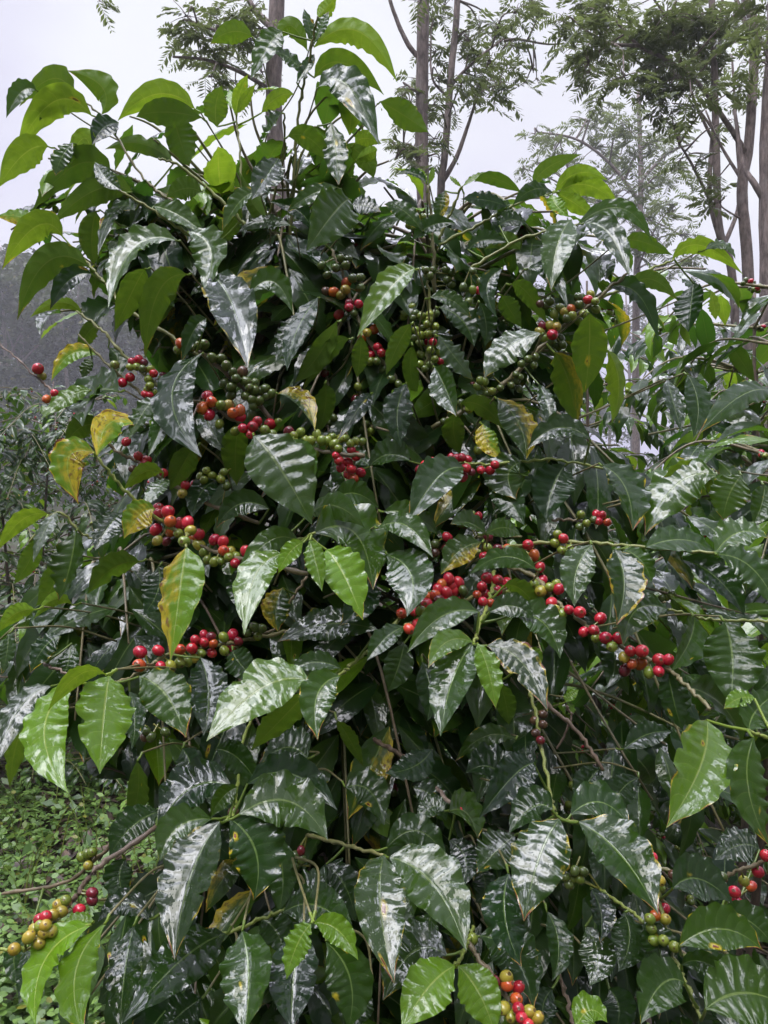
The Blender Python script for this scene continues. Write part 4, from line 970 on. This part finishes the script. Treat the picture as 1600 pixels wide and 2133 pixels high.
def twig_with_leaves(leaves, wood, berries, pts, rng, rad, tone_fn, keep, spacing=.055, leaf_from=.3, size=(.10, .15), berry=0.0, nu=14, nv=8, berry_cols='GGGDDR'):
    """a lateral with opposite leaf pairs; leaves/wood/berries are Accs or lists; keep(p) says whether a leaf may stand there"""
    q = np.array(smooth_path(pts, 8)); ok = 1
    while ok < len(q) and keep(q[ok], True): ok += 1
    if ok < 4: return
    q = q[:ok]; seg = np.linalg.norm(np.diff(q, axis=0), axis=1); s = np.concatenate([[0], np.cumsum(seg)])
    tube(wood, q, np.linspace(rad, rad * .4, len(q)), 6, t1=(rng.uniform(0, .4), 0, 0, 0))
    tot = s[-1]; a = rng.uniform(0, spacing)
    while a < tot:
        c = np.array([np.interp(a, s, q[:, k]) for k in range(3)]); e = np.array([np.interp(min(a + .01, tot), s, q[:, k]) for k in range(3)])
        t = unit(e - c) if np.linalg.norm(e - c) > 1e-5 else unit(q[-1] - q[-2])
        up = np.array([0, 0, 1.0]); sd_ = unit(np.cross(t, up))
        if a / tot > leaf_from:
            for sg in (-1, 1):
                if rng.random() < .12: continue
                L = rng.uniform(*size) * (1 - .35 * max(0, a / tot - .75) / .25)
                hd = unit(sg * sd_ * rng.uniform(.7, 1.1) + t * rng.uniform(.25, .8) + np.array([0, 0, -rng.uniform(.1, 1.1)]))
                n = up + t * .25 + rng.normal(0, .25, 3) + np.array([0, -.35, 0])
                B = c + hd * .012
                if keep(B + hd * L * .5) and keep(B + hd * L) and keep(B):
                    hang_leaf(leaves, B, hd, L, L * rng.uniform(.31, .42), n, rng, tone_fn(rng), nu, nv)
        if berry and rng.random() < berry and keep(c):
            for k in range(rng.integers(3, 9)):
                o = unit(rng.normal(size=3)); cc = CC[berry_cols[rng.integers(len(berry_cols))]]
                V, Fs, uv = cherry_geo(c + o * .0105, rng.uniform(.0055, .0072), o, 8, 6); berries.add(V, Fs, uv, (*cc[0], 1), (*cc[1], 1))
        a += spacing * rng.uniform(.8, 1.2)

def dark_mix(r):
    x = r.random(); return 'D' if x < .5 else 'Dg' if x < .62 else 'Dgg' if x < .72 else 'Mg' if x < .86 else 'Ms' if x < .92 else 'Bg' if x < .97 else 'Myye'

# ------------------------------------------------------------------ coffee bushes of the background
def back_bush(label, x, y, h, spread, nlat, seed, keep_px=None, tone=None, size=(.10, .15), berry=.15, group='coffee bushes behind the main one', single=0, cols='GGDDDR', nu=8, nv=6):
    rng = np.random.default_rng(seed); root = empty('coffee_bush', (x, y, 0), label, 'bush', group)
    ns = 3; lv = Acc(); wd = Acc(); be = Acc(); stems = []
    for k in range(ns):
        a = rng.uniform(0, 6.28); A = Acc()
        q = smooth_path([(x + .05 * math.cos(a), y + .05 * math.sin(a), -.05), (x + .2 * math.cos(a), y + .2 * math.sin(a), h * .5), (x + .3 * spread * math.cos(a), y + .3 * spread * math.sin(a), h * .97)], 8)
        tube(A, q, np.linspace(.013, .004, len(q)), 8); A.build('stem', STEM, root); stems.append(q)
    def keep(p, wood=False):
        if p[1] < .3: return False
        px, py = proj(p); return keep_px is None or inside(px, py, keep_px)
    tf = tone or dark_mix
    for k in range(nlat):
        q = stems[k % ns]; i = int(rng.uniform(.04, .98) * (len(q) - 1)); s = np.array(q[i]); f = i / (len(q) - 1)
        a = rng.uniform(0, 6.28); L = spread * (1.15 - .75 * f) * rng.uniform(.7, 1.1)
        d = np.array([math.cos(a), math.sin(a), 0])
        twig_with_leaves(lv, wd, be, [s, s + d * L * .55 + np.array([0, 0, .12 * L]), s + d * L + np.array([0, 0, -.18 * L * rng.uniform(0, 2)])], rng, .004, tf, keep, .06, .25, size, berry, nu, nv, cols)
    o = lv.build('foliage', LEAF, root)
    if o: o['kind'] = 'stuff'
    o = wd.build('branches', TWIG, root); o['kind'] = 'stuff'
    o = be.build('cherries', CHERRY, root)
    if o: o['kind'] = 'stuff'
    return root
def bright_mix(r):
    x = r.random(); return 'Mg' if x < .35 else 'Bg' if x < .53 else 'Dgg' if x < .8 else 'D'
RB = [(1180, 600), (1330, 575), (1420, 565), (1560, 580), (1900, 600), (1900, 1600), (1000, 1600), (900, 900), (1000, 640)]
back_bush('green coffee bush close behind on the right, below the thick pale trunks', .86, 1.95, 2.2, .75, 150, 41, RB, bright_mix, berry=.22)
back_bush('coffee bush half hidden behind the middle of the main bush', .3, 2.9, 2.15, .8, 80, 42, None, bright_mix)
back_bush('leafy coffee bush in the gap left of the close bush on the right', 1.0, 3.2, 2.5, .75, 130, 49, None, bright_mix, berry=.05)
back_bush('coffee bush right of the half hidden one, farther away', 1.75, 3.5, 2.45, 1.0, 100, 43, RB, bright_mix)
LB = [(-400, 780), (-60, 770), (60, 780), (140, 760), (260, 820), (330, 900), (420, 1660), (-400, 1660)]
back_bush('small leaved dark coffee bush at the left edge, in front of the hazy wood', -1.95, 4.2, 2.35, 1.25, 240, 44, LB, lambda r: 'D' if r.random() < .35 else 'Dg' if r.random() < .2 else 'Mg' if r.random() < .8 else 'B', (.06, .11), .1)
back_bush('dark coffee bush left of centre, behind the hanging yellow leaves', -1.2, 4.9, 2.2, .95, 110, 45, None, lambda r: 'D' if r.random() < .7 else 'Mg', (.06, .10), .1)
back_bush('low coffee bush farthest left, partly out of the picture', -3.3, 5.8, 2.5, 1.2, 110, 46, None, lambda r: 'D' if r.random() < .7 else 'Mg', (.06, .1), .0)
back_bush('farther coffee bush between the main bush and the hazy round crowned tree', .85, 5.2, 3.0, 1.1, 110, 47, None, bright_mix, (.1, .14), .0)
back_bush('farther coffee bush beneath the leaning grey tree', 2.7, 5.0, 2.6, 1.1, 80, 48, None, bright_mix, (.1, .14), .0)

# ------------------------------------------------------------------ the main coffee tree and the neighbour reaching in from the right
rng = np.random.default_rng(3)
MAIN = empty('coffee_tree', (0, 1.3, 0), 'big wet coffee tree laden with red and green cherries, filling the picture', 'coffee tree')
SIDE = empty('coffee_tree', (1.15, 1.0, 0), 'neighbouring coffee tree whose wet leafy twigs reach in from the right edge', 'coffee tree')

for row in STEMS.split('\n'):
    if not row.strip(): continue
    v = [float(a) for a in row.split()]; pts = list(zip(v[4::2], v[5::2])); n = len(pts)
    q = smooth_path([P(x, y, (v[0] + (v[1] - v[0]) * i / (n - 1)) / 100) for i, (x, y) in enumerate(pts)], 8)
    A = Acc(); q[0][2] = -.05
    tube(A, q, np.linspace(v[2], v[3], len(q)) / 1000, 10, rough=.06, rng=rng); A.build('stem', STEM, MAIN)
A = Acc(); q = smooth_path([(1.2, 1.02, -.05), (1.17, 1.0, .6), (1.2, .98, 1.3), (1.16, 1.0, 1.8)], 8); tube(A, q, np.linspace(.016, .006, len(q)), 9); A.build('stem', STEM, SIDE)

SIDE_TWIGS = (7, 8)
BR = []     # (object, sampled points in space, sampled pixels)
for i, row in enumerate([r for r in TWIGS.split('\n') if r.strip()]):
    v = [float(a) for a in row.split()]; pts = list(zip(v[5::2], v[6::2])); n = len(pts)
    q = smooth_path([P(x, y, (v[0] + (v[1] - v[0]) * k / (n - 1)) / 100) for k, (x, y) in enumerate(pts)], 10)
    for k in range(1, len(q) - 1): q[k] = q[k] + rng.normal(0, .0008, 3)
    A = Acc(); rr = np.linspace(v[2], v[3], len(q)) / 1000 * .70
    rr *= 1 + .35 * (np.arange(len(q)) % 5 == 2)                    # swollen nodes
    tube(A, q, rr, 8, t1=(v[4], 0, 0, 0), rough=.08, rng=rng)
    side = i in SIDE_TWIGS
    o = A.build('branch', TWIG, SIDE if side else MAIN)
    BR.append((o, np.array(q), np.array([proj(p) for p in q]), side))
ALLP = np.concatenate([b[1] for b in BR]); ALLB = np.concatenate([[k] * len(b[1]) for k, b in enumerate(BR)])

# leaves that stand out
TWM = Acc(); TWS = Acc()
LV = []
for row in LEAVES.split('\n'):
    a = row.split()
    if not a: continue
    bx, by, mx_, my_, tx, ty, w, d, code = a
    bx, by, tx, ty, w = (float(z) for z in (bx, by, tx, ty, w)); d = float(d) / 100
    L2 = math.hypot(tx - bx, ty - by)
    if mx_ == '-': mx_, my_ = (bx + tx) / 2 + rng.normal(0, L2 * .03), (by + ty) / 2 + rng.normal(0, L2 * .03)
    else: mx_, my_ = float(mx_), float(my_)
    under = 'u' in code
    a_ = math.degrees(math.atan((( by + ty) / 2 - CY) / F)); th = R(max(8, (rng.uniform(26, 44) if 'gg' in code else rng.uniform(10, 46)) + (.4 if a_ > 0 else .6) * a_)); az = R(rng.normal(0, 20))
    n = np.array([math.sin(az) * math.cos(th), (1 if under else -1) * math.cos(az) * math.cos(th), math.sin(th)])
    if under: n = np.array([n[0], math.cos(R(rng.uniform(10, 40))), math.sin(th)]); n = unit(n)
    B = P(bx, by, d)
    def onplane(x, y):
        r = np.array([(x - CX) / F, 1, (CY - y) / F]); den = r @ n
        t = ((B - np.array([0, 0, CZ])) @ n) / den if abs(den) > .15 else d
        lim = 0.11
        return np.array([0, 0, CZ]) + r * min(max(t, d - lim), d + lim * .5)
    T = onplane(tx, ty); M = onplane(mx_, my_)
    L3 = np.linalg.norm(T - B); M = M + n * L3 * rng.uniform(.01, .06)
    t = unit(T - B); s_ = unit(np.cross(t, n)); face = math.sqrt(max(.25, 1 - s_[1] ** 2))
    hw = w * (.80 if under else .86 if by < 850 else .97) * d / F / 2 / face
    V, Fs, uv = leaf_geo(B, M, T, n, hw, 36, 16, rng, rng.uniform(-.1, .4), rng.uniform(.10, .17), rng.uniform(.07, .16), rng.normal(0, .25))
    LV.append(dict(B=B, V=V, F=Fs, uv=uv, t=tints(code, rng), area=L2 * w, code=code, side=(bx > 1380 and by > 900 and by < 1790 and bx + tx > 2850 and (by > 1420 or (960 < by < 1020))), d=-t))
for side, root in ((False, MAIN), (True, SIDE)):
    ls = sorted([l for l in LV if l['side'] == side], key=lambda l: -l['area']); rest = Acc()
    for k, l in enumerate(ls):
        A = Acc() if k < 100 else rest
        A.add(l['V'], l['F'], l['uv'], *l['t'])
        j = np.argmin(np.linalg.norm(ALLP - l['B'], axis=1)); e = ALLP[j]
        if np.linalg.norm(e - l['B']) > .05:                    # its own slim twig leads back into the tree
            e = l['B'] + unit(l['d'] * .6 + np.array([0, 1, -.1])) * .012
            g_ = np.array([-.05 + .15 * np.sign(l['B'][0]), 1.28, l['B'][2] - .12]) if not side else np.array([1.17, 1.05, l['B'][2] - .05]); v_ = g_ - e; ln = np.linalg.norm(v_); v_ = v_ / ln * min(ln, .16)
            TW = TWS if side else TWM
            tube(TW, smooth_path([e, e + v_ * .35 + np.array([0, .035, -.01]) - l['d'] * -.012, e + v_], 5), np.linspace(.0010, .0014, 11), 6, t1=(.3, 0, 0, 0))
        petiole(A, l['B'], e, .0013, (l['t'][0][0] * .6 + .3, 0, 0, .5))
        if k < 100:
            o = A.build('leaf', LEAF, root); c = l['code']
            if 'yy' in c: o['label'] = 'yellowing leaf' + (' with scorched brown margin' if 'e' in c else '')
            elif 'ss' in c: o['label'] = 'leaf with rusty yellow ringed spots'
            elif 'e' in c: o['label'] = 'leaf with yellow and brown scorched margin'
            elif c[0] == 'B': o['label'] = 'young bright green leaf'
    if side: SIDE_REST = rest
    else: MAIN_REST = rest

for TW, root in ((TWM, MAIN), (TWS, SIDE)):
    o = TW.build('twigs', TWIG, root)
    if o: o['kind'] = 'stuff'
# cherries
CH = []
for row in CHERRIES.split('\n'):
    a = row.split()
    for k in range(0, len(a) - 3, 4): CH.append((float(a[k]), float(a[k + 1]), a[k + 2], float(a[k + 3])))
ALLX = np.concatenate([b[2] for b in BR])
built = []
for x, y, c, r in CH:
    dd = np.hypot(ALLX[:, 0] - x, ALLX[:, 1] - y); j = int(np.argmin(dd)); bd = ALLP[j][1]
    rad = min(max(r * bd / F, .0052), .0078)
    off = dd[j] * bd / F
    dz = -math.sqrt(max(0.0, .0125 ** 2 - min(off, .0125) ** 2)) if rng.random() < .8 else .004
    cpos = P(x, y, bd + dz + rng.normal(0, .0015))
    built.append((r, c, cpos, rad, j, off))
built.sort(key=lambda b: -b[0]); rest = Acc()
for k, (r, c, p, rad, j, off) in enumerate(built):
    e = ALLP[j]; ax = p - e if off < .03 else np.array([rng.normal(), -1, -.4]); ax = unit(unit(ax) + rng.normal(0, .25, 3))
    A = Acc() if k < 100 else rest; hi = k < 100
    V, Fs, uv = cherry_geo(p, rad, ax, 18 if hi else 12, 12 if hi else 8); cc = CC[c]; jt = rng.uniform(.8, 1.2)
    A.add(V, Fs, uv, (*[min(1, q * jt) for q in cc[0]], 1), (*[min(1, q * jt) for q in cc[1]], 1))
    st = p - ax * rad * 1.05; sb = e if off < .03 else st - ax * .01
    W_ = Acc(); tube(W_, [sb, st], [.0012, .001], 5, cap=False)
    for v_, f_ in zip(W_.V, W_.Fq): A.add(v_, f_, None, (.16, .17, .03, 1), (.12, .09, .03, 1))
    if hi:
        o = A.build('cherry', CHERRY, BR[ALLB[j]][0]); o['label'] = CLAB[c] + ' coffee cherry'
rest.build('cherries', CHERRY, MAIN)['kind'] = 'stuff'

# the inside of the main tree: laterals from the three stems, behind the leaves that stand out
POLY = [(0, 350), (40, 300), (130, 300), (220, 290), (300, 320), (420, 330), (500, 280), (560, 300), (600, 230), (650, 230), (680, 310), (740, 350), (790, 390), (860, 420), (1010, 400), (1110, 400), (1200, 420), (1290, 480), (1330, 570), (1290, 660), (1270, 880), (1330, 1010),
        (1600, 1080), (1640, 1000), (2100, 700), (2100, 2300), (-40, 2300), (-40, 1960), (120, 1930), (240, 1890), (330, 1720), (250, 1620), (90, 1560), (-40, 1470), (-40, 1270), (60, 1230), (170, 1130), (190, 950), (300, 860), (330, 760), (240, 690), (210, 600), (140, 540), (0, 480)]
HOLES = [[(1170, 1400), (1300, 1420), (1290, 1530), (1180, 1540)]]
front = {}
for l in LV:      # nearest standing-out leaf per 40 px cell, so that the inside stays behind
    for p in l['V'][::5]:
        x, y = proj(p); key = (int(x // 40), int(y // 40)); front[key] = min(front.get(key, 9), p[1])
def keep(p, wood=False):
    if p[1] < .5: return False
    x, y = proj(p)
    if not inside(x, y, POLY) or (not wood and any(inside(x, y, h) for h in HOLES)): return False
    if wood: return p[1] > .85
    f = front.get((int(x // 40), int(y // 40)))
    return p[1] > (f + .05 if f else .95)
wood = Acc(); IN = Acc(); BE = Acc()
r2 = np.random.default_rng(77)
stem_pts = [[P(x, y, 1.3) for x, y in ((660, 2650), (640, 1900), (600, 1200), (570, 870), (545, 700), (520, 480))], [P(x, y, 1.28) for x, y in ((800, 2650), (820, 1900), (860, 1200), (876, 950), (892, 720), (905, 430))], [P(x, y, 1.34) for x, y in ((700, 1900), (690, 1500), (650, 1000), (620, 720), (600, 540))],
             [P(x, y, 1.2) for x, y in ((600, 900), (600, 560), (612, 420), (620, 330), (622, 240))]]
stem_pts.append([P(x, y, d) for x, y, d in ((640, 2400, 1.38), (480, 1800, 1.33), (330, 1400, 1.27), (180, 1180, 1.22))])
stem_pts.append([np.array(p) for p in ((1.17, 1.05, .3), (1.17, 1.05, .6), (1.2, 1.1, 1.2), (1.16, 1.15, 1.7))])
INS = Acc(); woodS = Acc(); BES = Acc()
for k in range(500):
    if k % 6 == 3 and k % 4: continue
    q = smooth_path(stem_pts[k % 6], 8); f = r2.random(); s = q[int(f * (len(q) - 1))]
    a = r2.uniform(0, 6.28); L = (.95 - .45 * f) * (.5 if k % 6 == 3 else 1) * r2.uniform(.6, 1.1); d = np.array([math.cos(a), math.sin(a) * (.5 if math.sin(a) < 0 else .8), 0])
    rise = r2.uniform(.05, .25); fall = r2.uniform(-.05, .45)
    if k % 6 == 5: d[0] = -abs(d[0])
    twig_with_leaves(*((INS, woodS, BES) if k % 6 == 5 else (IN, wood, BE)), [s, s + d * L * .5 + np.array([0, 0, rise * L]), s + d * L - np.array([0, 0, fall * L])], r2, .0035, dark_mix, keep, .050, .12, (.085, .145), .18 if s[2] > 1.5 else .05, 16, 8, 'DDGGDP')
TOP = [(-20, 330), (60, 180), (230, 150), (250, 250), (400, 190), (440, 120), (560, 90), (700, 130), (800, 220), (860, 330), (1000, 350), (1210, 330), (1290, 400), (1360, 480), (1560, 530), (1560, 720), (-20, 720)]
def keep_top(p, wood=False):
    x, y = proj(p); f = front.get((int(x // 40), int(y // 40)))
    return inside(x, y, TOP) and (wood or p[1] > (f + .03 if f else 0))
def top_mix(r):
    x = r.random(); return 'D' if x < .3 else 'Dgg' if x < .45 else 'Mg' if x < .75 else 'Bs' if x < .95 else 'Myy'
for d0, d1, px in ((1.28, 1.16, (560, 520, 470, 420, 380, 340, 320, 290)), (1.26, 1.13, (560, 560, 440, 500, 330, 440, 240, 400)), (1.24, 1.12, (520, 620, 380, 540, 260, 500, 170, 470)), (1.26, 1.2, (590, 480, 540, 380, 500, 300, 478, 215)),
                   (1.24, 1.2, (620, 420, 640, 330, 690, 260, 745, 225)), (1.24, 1.16, (640, 520, 700, 430, 760, 360, 810, 335)), (1.26, 1.22, (600, 400, 560, 330, 530, 260, 520, 180)), (1.24, 1.16, (900, 540, 960, 470, 1040, 420, 1120, 385)),
                   (1.24, 1.16, (905, 560, 860, 480, 830, 430, 800, 390)), (1.22, 1.12, (1000, 560, 1100, 510, 1200, 490, 1290, 500)), (1.2, 1.1, (1180, 660, 1290, 590, 1380, 560, 1470, 560)), (1.2, 1.08, (450, 640, 330, 620, 200, 640, 110, 650)),
                   (1.24, 1.18, (600, 600, 700, 540, 790, 520, 860, 500)), (1.26, 1.2, (560, 500, 430, 370, 330, 270, 250, 235)), (1.24, 1.15, (540, 560, 380, 430, 220, 350, 100, 330)), (1.25, 1.2, (610, 480, 600, 360, 640, 250, 690, 190)),
                   (1.24, 1.14, (900, 520, 980, 420, 1080, 440, 1180, 440)), (1.26, 1.2, (600, 440, 660, 380, 720, 300, 760, 260)), (1.26, 1.17, (560, 480, 470, 370, 400, 270, 360, 240)), (1.24, 1.12, (550, 600, 430, 460, 290, 400, 180, 380))):
    n = len(px) // 2; jd = r2.normal(0, .02)
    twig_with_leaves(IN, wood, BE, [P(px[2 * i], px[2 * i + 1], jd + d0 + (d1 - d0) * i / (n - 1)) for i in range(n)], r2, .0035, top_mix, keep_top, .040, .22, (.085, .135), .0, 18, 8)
for l_ in (MAIN_REST,):
    IN.V += l_.V; IN.uv += l_.uv; IN.t1 += l_.t1; IN.t2 += l_.t2
    IN.Fq += [f + IN.n for f in l_.Fq]; IN.Ft += [f + IN.n for f in l_.Ft]; IN.n += l_.n
IN.build('foliage', LEAF, MAIN)['kind'] = 'stuff'; wood.build('branches', TWIG, MAIN)['kind'] = 'stuff'
o = BE.build('cherry_clusters', CHERRY, MAIN)
if o: o['kind'] = 'stuff'
l_ = SIDE_REST; INS.V += l_.V; INS.uv += l_.uv; INS.t1 += l_.t1; INS.t2 += l_.t2; INS.Fq += [f + INS.n for f in l_.Fq]; INS.n += l_.n
for acc_, nm, mt in ((INS, 'foliage', LEAF), (woodS, 'branches', TWIG), (BES, 'cherry_clusters', CHERRY)):
    o = acc_.build(nm, mt, SIDE)
    if o: o['kind'] = 'stuff'

# ------------------------------------------------------------------ rain haze
bpy.ops.mesh.primitive_cube_add(size=1, location=(0, 60, 14)); hz = bpy.context.object; hz.name = 'haze'; hz.scale = (300, 190, 32); tag(hz, kind='stuff')
m = bpy.data.materials.new('rain_haze'); m.use_nodes = True; t = m.node_tree; t.nodes.clear()
pv = N(t, 'ShaderNodeVolumePrincipled'); pv.inputs['Color'].default_value = (.95, .955, 1.0, 1); pv.inputs['Density'].default_value = .0019; pv.inputs['Anisotropy'].default_value = 0.2
ou = N(t, 'ShaderNodeOutputMaterial'); t.links.new(pv.outputs[0], ou.inputs['Volume']); hz.data.materials.append(m)
